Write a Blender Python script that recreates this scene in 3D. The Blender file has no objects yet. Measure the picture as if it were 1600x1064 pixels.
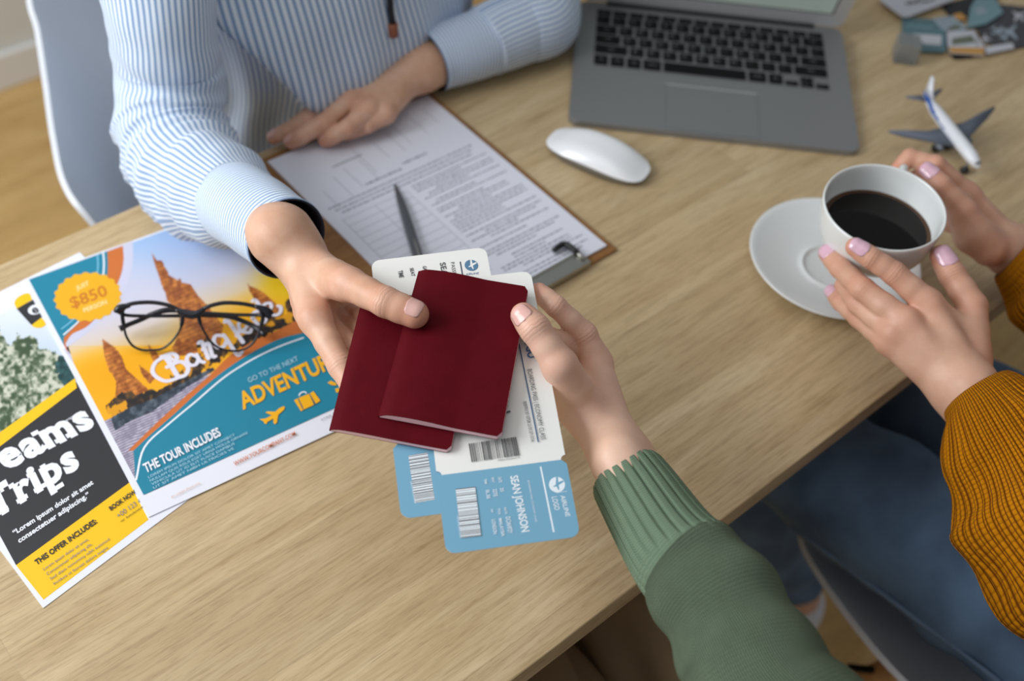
import bpy, bmesh, math, random
import numpy as np
from mathutils import Vector, Matrix, noise
from mathutils.geometry import tessellate_polygon

scene = bpy.context.scene
COL = scene.collection
rnd = random.Random(7)

# ------------------------------------------------------------------ camera
ZT = 0.75                      # height of the table top above the floor
FPX, CAMH = 1786.8, 0.799      # focal length in pixels (1600 wide), camera height above the table top
PIT, ROL, YAW = 0.7161, 0.1058, -0.7766
CAMR = Matrix.Rotation(YAW, 3, 'Z') @ Matrix.Rotation(PIT, 3, 'X') @ Matrix.Rotation(ROL, 3, 'Z')
CAMP = Vector((0, 0, ZT + CAMH))
cd = bpy.data.cameras.new('camera')
cam = bpy.data.objects.new('camera', cd)
COL.objects.link(cam)
cam.matrix_world = Matrix.Translation(CAMP) @ CAMR.to_4x4()
cd.sensor_width = 36.0
cd.lens = FPX * 36.0 / 1600.0
cd.clip_start = 0.02
cd.dof.use_dof = True
cd.dof.focus_distance = 0.85
cd.dof.aperture_fstop = 3.7
scene.camera = cam

# ------------------------------------------------------------------ light
world = bpy.data.worlds.new('world')
scene.world = world
world.use_nodes = True
bg = world.node_tree.nodes['Background']
bg.inputs[0].default_value = (0.86, 0.93, 1.0, 1)
bg.inputs[1].default_value = 0.27


def area(name, loc, target, sx, sy, power, color):
    ld = bpy.data.lights.new(name, 'AREA')
    ld.shape = 'RECTANGLE'
    ld.size, ld.size_y = sx, sy
    ld.energy = power
    ld.color = color
    o = bpy.data.objects.new(name, ld)
    COL.objects.link(o)
    o.location = loc
    d = Vector(target) - Vector(loc)
    o.rotation_euler = d.to_track_quat('-Z', 'Y').to_euler()
    return o


area('window_daylight', (-0.85, 1.25, ZT + 0.95), (0.35, 0.55, ZT), 1.1, 1.1, 32, (0.96, 0.98, 1.0))
area('overhead_fill', (0.3, 0.7, ZT + 1.75), (0.45, 0.55, ZT), 1.6, 1.6, 6, (1.0, 0.95, 0.88))  # soft fill added from above, not a known ceiling source

scene.view_settings.view_transform = 'Standard'
scene.view_settings.look = 'None'
scene.view_settings.gamma = 1.0
scene.view_settings.use_curve_mapping = False
scene.view_settings.exposure = 0.0


# ------------------------------------------------------------------ measuring helpers (all heights are above the table top)
def ray(px, py):
    return CAMR @ Vector(((px - 800) / FPX, -(py - 532) / FPX, -1))


def A(px, py, z=0.0):
    d = ray(px, py)
    t = (z - CAMH) / d.z
    return CAMP + d * t


def AY(px, py, y):
    d = ray(px, py)
    return CAMP + d * (y / d.y)


def hit(px, py, p0, n):
    d = ray(px, py)
    t = (Vector(p0) - CAMP).dot(n) / d.dot(n)
    return CAMP + d * t


HN = Vector((-0.1593, -0.0595, 1.0)).normalized()     # the plane of the held passports
HO = Vector((0.36, 0.47, ZT + 0.173))


def B(px, py, off=0.0):
    return hit(px, py, HO + HN * off, HN)


# ------------------------------------------------------------------ materials
def lin(c):
    return tuple(((v / 255.0) / 12.92 if v <= 10 else (((v / 255.0) + 0.055) / 1.055) ** 2.4) for v in c) + (1.0,)


MATS = {}


class NT:
    def __init__(self, name):
        self.m = bpy.data.materials.new(name)
        self.m.use_nodes = True
        self.t = self.m.node_tree
        self.b = self.t.nodes['Principled BSDF']

    def n(self, typ, **kw):
        nd = self.t.nodes.new(typ)
        for k, v in kw.items():
            setattr(nd, k, v)
        return nd

    def l(self, a, b):
        self.t.links.new(a, b)

    def set(self, node, **kw):
        for k, v in kw.items():
            node.inputs[k.replace('_', ' ')].default_value = v

    def math(self, op, a, b=None, c=None, clamp=False):
        nd = self.n('ShaderNodeMath', operation=op)
        nd.use_clamp = clamp
        for i, v in enumerate((a, b, c)):
            if v is None:
                continue
            if isinstance(v, (int, float)):
                nd.inputs[i].default_value = v
            else:
                self.l(v, nd.inputs[i])
        return nd.outputs[0]

    def mix(self, fac, a, b, blend='MIX'):
        nd = self.n('ShaderNodeMix', data_type='RGBA', blend_type=blend)
        for i, v in ((0, fac), (6, a), (7, b)):
            if isinstance(v, (int, float)):
                nd.inputs[i].default_value = v
            elif isinstance(v, tuple):
                nd.inputs[i].default_value = v
            else:
                self.l(v, nd.inputs[i])
        return nd.outputs[2]

    def coords(self, kind='Object', scale=(1, 1, 1), rot=(0, 0, 0)):
        tc = self.n('ShaderNodeTexCoord')
        mp = self.n('ShaderNodeMapping')
        mp.inputs['Scale'].default_value = scale
        mp.inputs['Rotation'].default_value = rot
        self.l(tc.outputs[kind], mp.inputs[0])
        return mp.outputs[0]

    def noise(self, vec, scale, detail=3, rough=0.5, dist=0.0):
        nd = self.n('ShaderNodeTexNoise')
        self.l(vec, nd.inputs['Vector'])
        nd.inputs['Scale'].default_value = scale
        nd.inputs['Detail'].default_value = detail
        nd.inputs['Roughness'].default_value = rough
        nd.inputs['Distortion'].default_value = dist
        return nd.outputs['Fac']

    def ramp(self, fac, stops):
        nd = self.n('ShaderNodeValToRGB')
        e = nd.color_ramp.elements
        while len(e) < len(stops):
            e.new(0.5)
        for k, (p, c) in enumerate(stops):
            e[k].position = p
            e[k].color = c
        self.l(fac, nd.inputs[0])
        return nd.outputs[0]

    def bump(self, h, strength=0.3, dist=0.001, normal=None):
        nd = self.n('ShaderNodeBump')
        nd.inputs['Strength'].default_value = strength
        nd.inputs['Distance'].default_value = dist
        self.l(h, nd.inputs['Height'])
        if normal is not None:
            self.l(normal, nd.inputs['Normal'])
        return nd.outputs[0]


def basic(name, rgb, rough=0.5, metal=0.0, noise_amt=0.0, noise_scale=200, bump=0.0, bscale=900, bdist=0.0005, **kw):
    if name in MATS:
        return MATS[name]
    t = NT(name)
    c = lin(rgb)
    t.b.inputs['Roughness'].default_value = rough
    t.b.inputs['Metallic'].default_value = metal
    v = t.coords('Object')
    if noise_amt > 0:
        f = t.noise(v, noise_scale, 3)
        lo = tuple(x * (1 - noise_amt) for x in c[:3]) + (1,)
        hi = tuple(min(1, x * (1 + noise_amt)) for x in c[:3]) + (1,)
        t.l(t.mix(f, lo, hi), t.b.inputs['Base Color'])
    else:
        t.b.inputs['Base Color'].default_value = c
    if bump > 0:
        t.l(t.bump(t.noise(v, bscale, 4), bump, bdist), t.b.inputs['Normal'])
    for k, val in kw.items():
        t.b.inputs[k.replace('_', ' ')].default_value = val
    MATS[name] = t.m
    return t.m


def wood(name, c1, c2, c3, row, length, mult=1.0, rough=0.42, rot=0.0):
    t = NT(name)
    v = t.coords('Object', rot=(0, 0, rot))
    br = t.n('ShaderNodeTexBrick')
    br.offset = 0.37
    br.inputs['Scale'].default_value = 1.0
    br.inputs['Brick Width'].default_value = length
    br.inputs['Row Height'].default_value = row
    br.inputs['Mortar Size'].default_value = 0.0004
    br.inputs['Mortar Smooth'].default_value = 0.3
    br.inputs['Color1'].default_value = (0, 0, 0, 1)
    br.inputs['Color2'].default_value = (1, 1, 1, 1)
    br.inputs['Mortar'].default_value = (0.2, 0.2, 0.2, 1)
    t.l(v, br.inputs['Vector'])
    mp = t.n('ShaderNodeMapping')
    mp.inputs['Scale'].default_value = (3.6 * mult, 24 * mult, 26)
    t.l(v, mp.inputs[0])
    # shift the grain from board to board
    ad = t.n('ShaderNodeVectorMath', operation='ADD')
    t.l(mp.outputs[0], ad.inputs[0])
    sc = t.n('ShaderNodeVectorMath', operation='SCALE')
    t.l(br.outputs['Color'], sc.inputs[0])
    sc.inputs['Scale'].default_value = 9.0
    t.l(sc.outputs[0], ad.inputs[1])
    g1 = t.noise(ad.outputs[0], 1.3, 5, 0.6, 0.9)
    mp2 = t.n('ShaderNodeMapping')
    mp2.inputs['Scale'].default_value = (17.0 * mult, 300 * mult, 300)
    t.l(v, mp2.inputs[0])
    g2 = t.noise(mp2.outputs[0], 1.0, 5, 0.7, 0.4)
    mp3 = t.n('ShaderNodeMapping')
    mp3.inputs['Scale'].default_value = (60.0 * mult, 800 * mult, 300)
    t.l(v, mp3.inputs[0])
    g3 = t.noise(mp3.outputs[0], 1.0, 2, 0.5)
    base = t.ramp(g1, [(0.28, c2), (0.5, c1), (0.72, c3)])
    board = t.mix(t.math('MULTIPLY', br.outputs['Color'], 0.5), base, tuple(x * 0.84 for x in c2[:3]) + (1,))
    streak = t.ramp(g2, [(0.36, (0.72, 0.68, 0.64, 1)), (0.54, (1, 1, 1, 1))])
    c = t.mix(0.75, board, streak, 'MULTIPLY')
    pores = t.ramp(g3, [(0.30, (0.70, 0.64, 0.58, 1)), (0.42, (1, 1, 1, 1))])
    c = t.mix(0.55, c, pores, 'MULTIPLY')
    c = t.mix(t.math('MULTIPLY', br.outputs['Fac'], 0.35), c, tuple(x * 0.5 for x in c2[:3]) + (1,))
    t.l(c, t.b.inputs['Base Color'])
    t.b.inputs['Roughness'].default_value = rough
    t.l(t.bump(g2, 0.12, 0.0004), t.b.inputs['Normal'])
    MATS[name] = t.m
    return t.m


def fabric_stripes(name, period, axis, white, blue, duty=0.45, offset=0.0):
    t = NT(name)
    uv = t.coords('UV')
    sp = t.n('ShaderNodeSeparateXYZ')
    t.l(uv, sp.inputs[0])
    s = sp.outputs[axis]
    w = t.math('SINE', t.math('MULTIPLY', s, 2 * math.pi / period))
    f = t.n('ShaderNodeMapRange')
    f.inputs['From Min'].default_value = math.cos(math.pi * duty) - 0.35
    f.inputs['From Max'].default_value = math.cos(math.pi * duty) + 0.35
    t.l(w, f.inputs['Value'])
    c = t.mix(f.outputs[0], lin(white), lin(blue))
    t.l(c, t.b.inputs['Base Color'])
    t.b.inputs['Roughness'].default_value = 0.85
    t.b.inputs['Sheen Weight'].default_value = 0.15
    weave = t.noise(uv, 2600, 2)
    t.l(t.bump(weave, 0.15, 0.0003), t.b.inputs['Normal'])
    MATS[name] = t.m
    return t.m


def knit(name, rgb, cw, rh, dark, strength=0.8, dist=0.0008, vv=0.5, mott=0.16, roww=0.62, colp=0.5):
    """Rows of V-shaped stitches as relief with painted valley shade, UV in metres."""
    t = NT(name)
    uv = t.coords('UV')
    sp = t.n('ShaderNodeSeparateXYZ')
    t.l(uv, sp.inputs[0])
    a = t.math('FRACT', t.math('DIVIDE', sp.outputs[0], cw))
    d = t.math('ABSOLUTE', t.math('SUBTRACT', a, 0.5))
    b = t.math('FRACT', t.math('SUBTRACT', t.math('DIVIDE', sp.outputs[1], rh), t.math('MULTIPLY', d, 2 * vv)))
    row = t.math('SINE', t.math('MULTIPLY', b, math.pi))
    colm = t.math('POWER', t.math('SINE', t.math('MULTIPLY', t.math('MULTIPLY', d, 2.0), math.pi)), colp)
    edge = t.math('MULTIPLY', colm, t.math('ADD', t.math('MULTIPLY', row, roww), 1.0 - roww))
    fz = t.noise(uv, 1500, 3)
    h = t.math('ADD', edge, t.math('MULTIPLY', fz, 0.25))
    f2 = t.noise(uv, 60, 4)
    c = lin(rgb)
    lo = tuple(x * (1 - mott) for x in c[:3]) + (1,)
    hi = tuple(min(1, x * (1 + mott)) for x in c[:3]) + (1,)
    cc = t.mix(f2, lo, hi)
    cc = t.mix(t.ramp(edge, [(0.12, (1, 1, 1, 1)), (0.72, (0, 0, 0, 1))]), cc, lin(dark))  # shade between stitches painted in: valleys blend to the dark colour
    t.l(cc, t.b.inputs['Base Color'])
    t.b.inputs['Roughness'].default_value = 0.95
    t.b.inputs['Specular IOR Level'].default_value = 0.2
    t.l(t.bump(h, strength, dist), t.b.inputs['Normal'])
    MATS[name] = t.m
    return t.m


def skin_mat(name, rgb, red, dark):
    t = NT(name)
    v = t.coords('Object')
    n1 = t.noise(v, 45, 4)
    n2 = t.noise(v, 400, 3)
    at = t.n('ShaderNodeAttribute', attribute_name='flush')
    c = lin(rgb)
    c1 = t.mix(t.ramp(n1, [(0.35, (0, 0, 0, 1)), (0.7, (1, 1, 1, 1))]), c, lin(dark))
    c2 = t.mix(t.math('MULTIPLY', at.outputs['Fac'], 0.62, clamp=True), c1, lin(red))
    c3 = t.mix(t.math('MULTIPLY', n2, 0.22), c2, lin(red))
    t.l(c3, t.b.inputs['Base Color'])
    t.b.inputs['Roughness'].default_value = 0.48
    t.b.inputs['Subsurface Weight'].default_value = 0.12
    t.b.inputs['Subsurface Radius'].default_value = (1.0, 0.35, 0.2)
    t.b.inputs['Subsurface Scale'].default_value = 0.006
    # skin folds: fine relief everywhere, creases over the joints (both attributes are smooth fields on the surface)
    cr = t.n('ShaderNodeAttribute', attribute_name='crease_mask')
    cs = t.n('ShaderNodeAttribute', attribute_name='crease_pos')
    wob = t.math('MULTIPLY', t.noise(v, 150, 2), 0.0035)
    w = t.math('POWER', t.math('ABSOLUTE', t.math('SINE', t.math('MULTIPLY', t.math('ADD', cs.outputs['Fac'], wob), 1050.0))), 0.35)
    vo = t.n('ShaderNodeTexVoronoi', feature='DISTANCE_TO_EDGE')
    vo.inputs['Scale'].default_value = 950
    t.l(v, vo.inputs['Vector'])
    h = t.math('ADD', t.math('MULTIPLY', t.math('MINIMUM', vo.outputs['Distance'], 0.25), 0.22),
               t.math('MULTIPLY', t.math('MULTIPLY', w, cr.outputs['Fac']), 1.0))
    n3 = t.noise(v, 120, 3)
    h = t.math('ADD', h, t.math('MULTIPLY', n3, 0.35))
    t.l(t.bump(h, 0.55, 0.0006), t.b.inputs['Normal'])
    MATS[name] = t.m
    return t.m


# ------------------------------------------------------------------ object helpers
def smooth(me, on=True):
    me.polygons.foreach_set('use_smooth', [on] * len(me.polygons))


def link(name, me, mats=(), parent=None, sm=True):
    for m in (mats if isinstance(mats, (list, tuple)) else [mats]):
        me.materials.append(m)
    if sm:
        smooth(me)
    o = bpy.data.objects.new(name, me)
    COL.objects.link(o)
    if parent is not None:
        o.parent = parent
        o.matrix_parent_inverse = parent.matrix_world.inverted()
    return o


def root(name, loc, label, cat, group=None, rz=0.0):
    o = bpy.data.objects.new(name, None)
    COL.objects.link(o)
    o.empty_display_size = 0.02
    o.matrix_world = Matrix.Translation(Vector(loc)) @ Matrix.Rotation(rz, 4, 'Z')
    tag(o, label, cat, group)
    return o


def tag(o, label=None, cat=None, group=None, kind=None):
    if label:
        o['label'] = label
    if cat:
        o['category'] = cat
    if group:
        o['group'] = group
    if kind:
        o['kind'] = kind
    return o


def mesh(name, vs, fs, mi=None):
    me = bpy.data.meshes.new(name)
    me.from_pydata([tuple(v) for v in vs], [], fs)
    if mi is not None:
        me.polygons.foreach_set('material_index', mi)
    me.update()
    return me


def from_bm(name, bm):
    bmesh.ops.recalc_face_normals(bm, faces=bm.faces)
    me = bpy.data.meshes.new(name)
    bm.to_mesh(me)
    bm.free()
    return me


def bm_box(bm, c, s, rz=0.0, bev=0.0, mi=0, seg=2, mat4=None):
    M = (mat4 or Matrix.Identity(4)) @ Matrix.Translation(c) @ Matrix.Rotation(rz, 4, 'Z') @ Matrix.Diagonal((s[0], s[1], s[2], 1))
    r = bmesh.ops.create_cube(bm, size=1.0, matrix=M)
    fs = {f for v in r['verts'] for f in v.link_faces}
    for f in fs:
        f.material_index = mi
    if bev > 0:
        es = list({e for v in r['verts'] for e in v.link_edges})
        g = bmesh.ops.bevel(bm, geom=es, offset=bev, segments=seg, affect='EDGES', profile=0.5)
        for f in g['faces']:
            f.material_index = mi


def catmull(pts, n):
    """pts: list of tuples (any length of floats); returns n samples per span."""
    P = np.array([list(p) for p in pts], float)
    P = np.vstack([2 * P[0] - P[1], P, 2 * P[-1] - P[-2]])
    out = []
    for i in range(1, len(P) - 2):
        for k in range(n):
            t = k / n
            p0, p1, p2, p3 = P[i - 1], P[i], P[i + 1], P[i + 2]
            out.append(0.5 * ((2 * p1) + (-p0 + p2) * t + (2 * p0 - 5 * p1 + 4 * p2 - p3) * t * t + (-p0 + 3 * p1 - 3 * p2 + p3) * t ** 3))
    out.append(P[-2])
    return np.array(out)


def frames(C, up=(0, 0, 1)):
    T = np.gradient(C, axis=0)
    T /= np.linalg.norm(T, axis=1)[:, None]
    n = np.cross(T[0], up)
    if np.linalg.norm(n) < 1e-3:
        n = np.cross(T[0], (1, 0, 0))
    n /= np.linalg.norm(n)
    N = []
    for t in T:
        n = n - t * n.dot(t)
        n /= np.linalg.norm(n)
        N.append(n.copy())
    N = np.array(N)
    return T, N, np.cross(T, N)


def tube(name, pts, seg=16, sub=6, disp=None, cap=True, up=(0, 0, 1), uv=False, squash=None, uref=None, inner=0.0, innermat=0):
    """pts: (x,y,z,r). A smooth swept tube; disp(theta, s, P, Nn) gives radial displacement; uv in metres."""
    S = catmull(pts, sub)
    C, R = S[:, :3], S[:, 3]
    T, N, Bn = frames(C, up)
    L = np.concatenate([[0], np.cumsum(np.linalg.norm(np.diff(C, axis=0), axis=1))])
    vs, fs, uvs = [], [], []
    rr = uref if uref else float(np.mean(R))
    for i in range(len(C)):
        for k in range(seg):
            th = 2 * math.pi * k / seg
            sq = squash if squash else 1.0
            dirv = N[i] * math.cos(th) + Bn[i] * math.sin(th) * sq
            r = R[i]
            if disp:
                r = r + disp(th, L[i], C[i] + dirv * r, dirv)
            vs.append(C[i] + dirv * r)
    for i in range(len(C) - 1):
        for k in range(seg):
            k2 = (k + 1) % seg
            fs.append((i * seg + k, i * seg + k2, (i + 1) * seg + k2, (i + 1) * seg + k))
            if uv:
                u0, u1 = 2 * math.pi * k / seg * rr, 2 * math.pi * (k + 1) / seg * rr
                uvs += [(u0, L[i]), (u1, L[i]), (u1, L[i + 1]), (u0, L[i + 1])]
    if inner > 0:      # turn the first rim inward: the visible inside of a cuff
        b0 = len(vs)
        depth = [0.0, 0.004, 0.02, 0.05]
        rows = [0]
        for j, dd in enumerate(depth):
            ii = min(range(len(L)), key=lambda q: abs(L[q] - dd))
            for k in range(seg):
                p = np.array(vs[ii * seg + k])
                d = p - C[ii]
                d /= np.linalg.norm(d)
                vs.append(p - d * inner)
        for k in range(seg):
            k2 = (k + 1) % seg
            fs.append((k, b0 + k, b0 + k2, k2))
            uvs += [(0, 0)] * 4
        for j in range(len(depth) - 1):
            for k in range(seg):
                k2 = (k + 1) % seg
                a = b0 + j * seg
                fs.append((a + k, a + seg + k, a + seg + k2, a + k2))
                if uv:
                    u0, u1 = 2 * math.pi * k / seg * rr, 2 * math.pi * (k + 1) / seg * rr
                    uvs += [(u0, depth[j]), (u0, depth[j + 1]), (u1, depth[j + 1]), (u1, depth[j])]
    if cap:
        if inner <= 0:
            fs.append(tuple(range(seg - 1, -1, -1)))
            if uv:
                uvs += [(0, 0)] * seg
        b = (len(C) - 1) * seg
        fs.append(tuple(b + k for k in range(seg)))
        if uv:
            uvs += [(0, 0)] * seg
    me = mesh(name, vs, fs)
    if inner > 0 and innermat:
        nm = (len(C) - 1) * seg
        for q in range(nm, nm + seg * 4):
            me.polygons[q].material_index = innermat
    if uv:
        lay = me.uv_layers.new(name='UVMap')
        lay.data.foreach_set('uv', [c for q in uvs for c in q])
    return me


def lathe(name, prof, seg=64, M=None, mi=None, close=False):
    """prof: (r, z) pairs"""
    vs, fs, idx = [], [], []
    n = len(prof)
    for k in range(seg):
        a = 2 * math.pi * k / seg
        for r, z in prof:
            vs.append(Vector((r * math.cos(a), r * math.sin(a), z)))
    for k in range(seg):
        k2 = (k + 1) % seg
        for j in range(n - 1):
            fs.append((k * n + j, k2 * n + j, k2 * n + j + 1, k * n + j + 1))
            idx.append(mi[j] if mi else 0)
    bm = bmesh.new()
    me = mesh(name, vs, fs, idx)
    bm.from_mesh(me)
    bmesh.ops.remove_doubles(bm, verts=bm.verts, dist=1e-6)
    if M is not None:
        bm.transform(M)
    bmesh.ops.recalc_face_normals(bm, faces=bm.faces)
    bm.to_mesh(me)
    bm.free()
    return me


def join_me(name, mes, keep_uv=True):
    """join meshes, each with its own single material list; returns (mesh, mats)"""
    bm = bmesh.new()
    mats = []
    for me, m in mes:
        off = len(mats)
        ml = m if isinstance(m, (list, tuple)) else [m]
        n0 = len(bm.faces)
        bm.from_mesh(me)
        bm.faces.ensure_lookup_table()
        for f in bm.faces[n0:]:
            f.material_index += off
        mats += ml
        bpy.data.meshes.remove(me)
    out = bpy.data.meshes.new(name)
    bm.to_mesh(out)
    bm.free()
    return out, mats


# ------------------------------------------------------------------ printing on flat things
TXT = {}


def glyphs(s, bold=0.0, shear=0.0, spacing=1.0):
    key = (s, bold, shear, spacing)
    if key in TXT:
        return TXT[key]
    cu = bpy.data.curves.new('t', 'FONT')
    cu.body = s
    cu.offset = bold
    cu.shear = shear
    cu.space_character = spacing
    cu.resolution_u = 3
    o = bpy.data.objects.new('t', cu)
    COL.objects.link(o)
    dg = bpy.context.evaluated_depsgraph_get()
    me = bpy.data.meshes.new_from_object(o.evaluated_get(dg))
    V = np.array([v.co[:2] for v in me.vertices]) if len(me.vertices) else np.zeros((0, 2))
    Fc = [tuple(p.vertices) for p in me.polygons]
    bpy.data.objects.remove(o)
    bpy.data.curves.remove(cu)
    bpy.data.meshes.remove(me)
    TXT[key] = (V, Fc)
    return V, Fc


class Print:
    """Collects flat ink shapes lying in a plane; p0, n: the printed face."""

    def __init__(self, p0, n, base=0.00006, step=0.00003):
        self.p0, self.nn = Vector(p0), Vector(n).normalized()
        self.vs, self.fs, self.mi, self.mats = [], [], [], []
        self.h, self.step = base, step

    def m(self, mat):
        if mat not in self.mats:
            self.mats.append(mat)
        return self.mats.index(mat)

    def up(self):
        self.h += self.step

    def P(self, q):
        return hit(q[0], q[1], self.p0 + self.nn * self.h, self.nn) if len(q) == 2 else Vector(q) + self.nn * self.h

    def poly(self, pts, mat, up=True):
        ps = [self.P(q) for q in pts]
        b = len(self.vs)
        tri = tessellate_polygon([ps])
        self.vs += ps
        k = self.m(mat)
        for t in tri:
            f = [b + i for i in t]
            a, c, d = (self.vs[i] for i in f)
            if (c - a).cross(d - a).dot(self.nn) < 0:
                f.reverse()
            self.fs.append(tuple(f))
            self.mi.append(k)
        if up:
            self.up()

    def stroke(self, pts, w, mat, closed=False, sub=5, up=True):
        """line through pixel points, w in metres"""
        P = [self.P(q) for q in pts]
        if len(P) > 2 and sub > 1:
            P = [Vector(p) for p in catmull([tuple(p) for p in P], sub)]
        n = len(P)
        L, Rr = [], []
        ws = w if isinstance(w, (list, tuple)) else (w, w)
        for i in range(n):
            a = P[max(i - 1, 0)]
            c = P[min(i + 1, n - 1)]
            d = (c - a)
            if d.length < 1e-9:
                d = Vector((1, 0, 0))
            s = self.nn.cross(d.normalized())
            t = i / (n - 1)
            wi = (ws[0] * (1 - t) + ws[1] * t) * 0.5
            L.append(P[i] + s * wi)
            Rr.append(P[i] - s * wi)
        b = len(self.vs)
        self.vs += L + Rr
        k = self.m(mat)
        for i in range(n - 1):
            self.fs.append((b + i, b + n + i, b + n + i + 1, b + i + 1))
            self.mi.append(k)
        for e, wi in ((0, ws[0]), (n - 1, ws[1])):
            if wi > 0.0012:
                self.disc(P[e], wi * 0.5, k)
        if up:
            self.up()

    def disc(self, c, r, k, seg=12):
        e1 = self.nn.orthogonal().normalized()
        e2 = self.nn.cross(e1)
        b = len(self.vs)
        c = c + self.nn * 0.000016
        self.vs += [c + (e1 * math.cos(2 * math.pi * i / seg) + e2 * math.sin(2 * math.pi * i / seg)) * r for i in range(seg)]
        self.fs.append(tuple(range(b, b + seg)))
        self.mi.append(k)

    def text(self, s, p0, p1, top, mat, bold=0.0, shear=0.0, spacing=1.0, up=True, full=False):
        """baseline from p0 to p1 (pixels), cap top over p0 at `top`"""
        V, Fc = glyphs(s, bold, shear, spacing)
        if not len(V):
            return
        x0, x1 = V[:, 0].min(), V[:, 0].max()
        y0, y1 = (V[:, 1].min(), V[:, 1].max()) if full else (0.0, max(0.3, V[:, 1].max()))
        a, bb, c = self.P(p0), self.P(p1), self.P(top)
        ex = (bb - a) / (x1 - x0)
        ey = (c - a) / (y1 - y0)
        b = len(self.vs)
        for v in V:
            self.vs.append(a + ex * (v[0] - x0) + ey * (v[1] - y0))
        k = self.m(mat)
        flip = ex.cross(ey).dot(self.nn) < 0
        for f in Fc:
            g = tuple(b + i for i in f)
            self.fs.append(g[::-1] if flip else g)
            self.mi.append(k)
        if up:
            self.up()

    def build(self, name, parent=None):
        me = mesh(name, self.vs, self.fs, self.mi)
        return link(name, me, self.mats, parent, sm=False)


def sheet(name, corners, thick, mat, parent=None, rad=0.0, notch=None, seg=5):
    """corners: 4 world points in order round the sheet (top face); thickness goes down."""
    c = [Vector(q) for q in corners]
    n = (c[1] - c[0]).cross(c[2] - c[0]).normalized()
    if n.z < 0:
        c.reverse()
        n = -n
    out = []
    for i in range(4):
        p, a, b = c[i], c[i - 1], c[(i + 1) % 4]
        if rad > 0:
            u = (a - p).normalized()
            w = (b - p).normalized()
            for k in range(seg + 1):
                t = k / seg * math.pi / 2
                out.append(p + u * rad * (1 - math.sin(t)) + w * rad * (1 - math.cos(t)))
        else:
            out.append(p)
    m = len(out)
    vs = out + [q - n * thick for q in out]
    tri = tessellate_polygon([out])
    fs = []
    for t in tri:
        f = list(t)
        if (out[f[1]] - out[f[0]]).cross(out[f[2]] - out[f[0]]).dot(n) < 0:
            f.reverse()
        fs.append(tuple(f))
        fs.append(tuple(i + m for i in reversed(f)))
    for i in range(m):
        j = (i + 1) % m
        fs.append((i, i + m, j + m, j))
    me = mesh(name, vs, fs)
    return link(name, me, mat, parent, sm=False), n


def slab(name, out, n, thick, mat, parent=None, link_it=True, mats2=None):
    """a plate with a free outline `out` (top face), thickness thick below"""
    out = [Vector(q) for q in out]
    n = Vector(n).normalized()
    m = len(out)
    vs = out + [q - n * thick for q in out]
    fs = []
    for t in tessellate_polygon([out]):
        f = list(t)
        if (out[f[1]] - out[f[0]]).cross(out[f[2]] - out[f[0]]).dot(n) < 0:
            f.reverse()
        fs.append(tuple(f))
        fs.append(tuple(i + m for i in reversed(f)))
    for i in range(m):
        j = (i + 1) % m
        fs.append((i, i + m, j + m, j))
    me = mesh(name, vs, fs)
    bm = bmesh.new()
    bm.from_mesh(me)
    bmesh.ops.recalc_face_normals(bm, faces=bm.faces)
    bm.to_mesh(me)
    bm.free()
    if not link_it:
        return me
    return link(name, me, mat, parent, sm=False)


# ------------------------------------------------------------------ smooth organic surfaces (signed distance + surface nets)
def smin(a, b, k):
    h = np.maximum(k - np.abs(a - b), 0.0) / k
    return np.minimum(a, b) - h * h * k * 0.25


def smax(a, b, k):
    return -smin(-a, -b, k)


def capsule(P, a, b, ra, rb):
    ab = b - a
    t = np.clip(((P - a) @ ab) / (ab @ ab + 1e-12), 0, 1)
    return np.linalg.norm(P - a - t[..., None] * ab, axis=-1) - (ra + (rb - ra) * t)


def chain_d(P, ch, k=0.003):
    d = None
    for (a, ra), (b, rb) in zip(ch[:-1], ch[1:]):
        c = capsule(P, a, b, ra, rb)
        d = c if d is None else smin(d, c, k)
    return d


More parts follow.
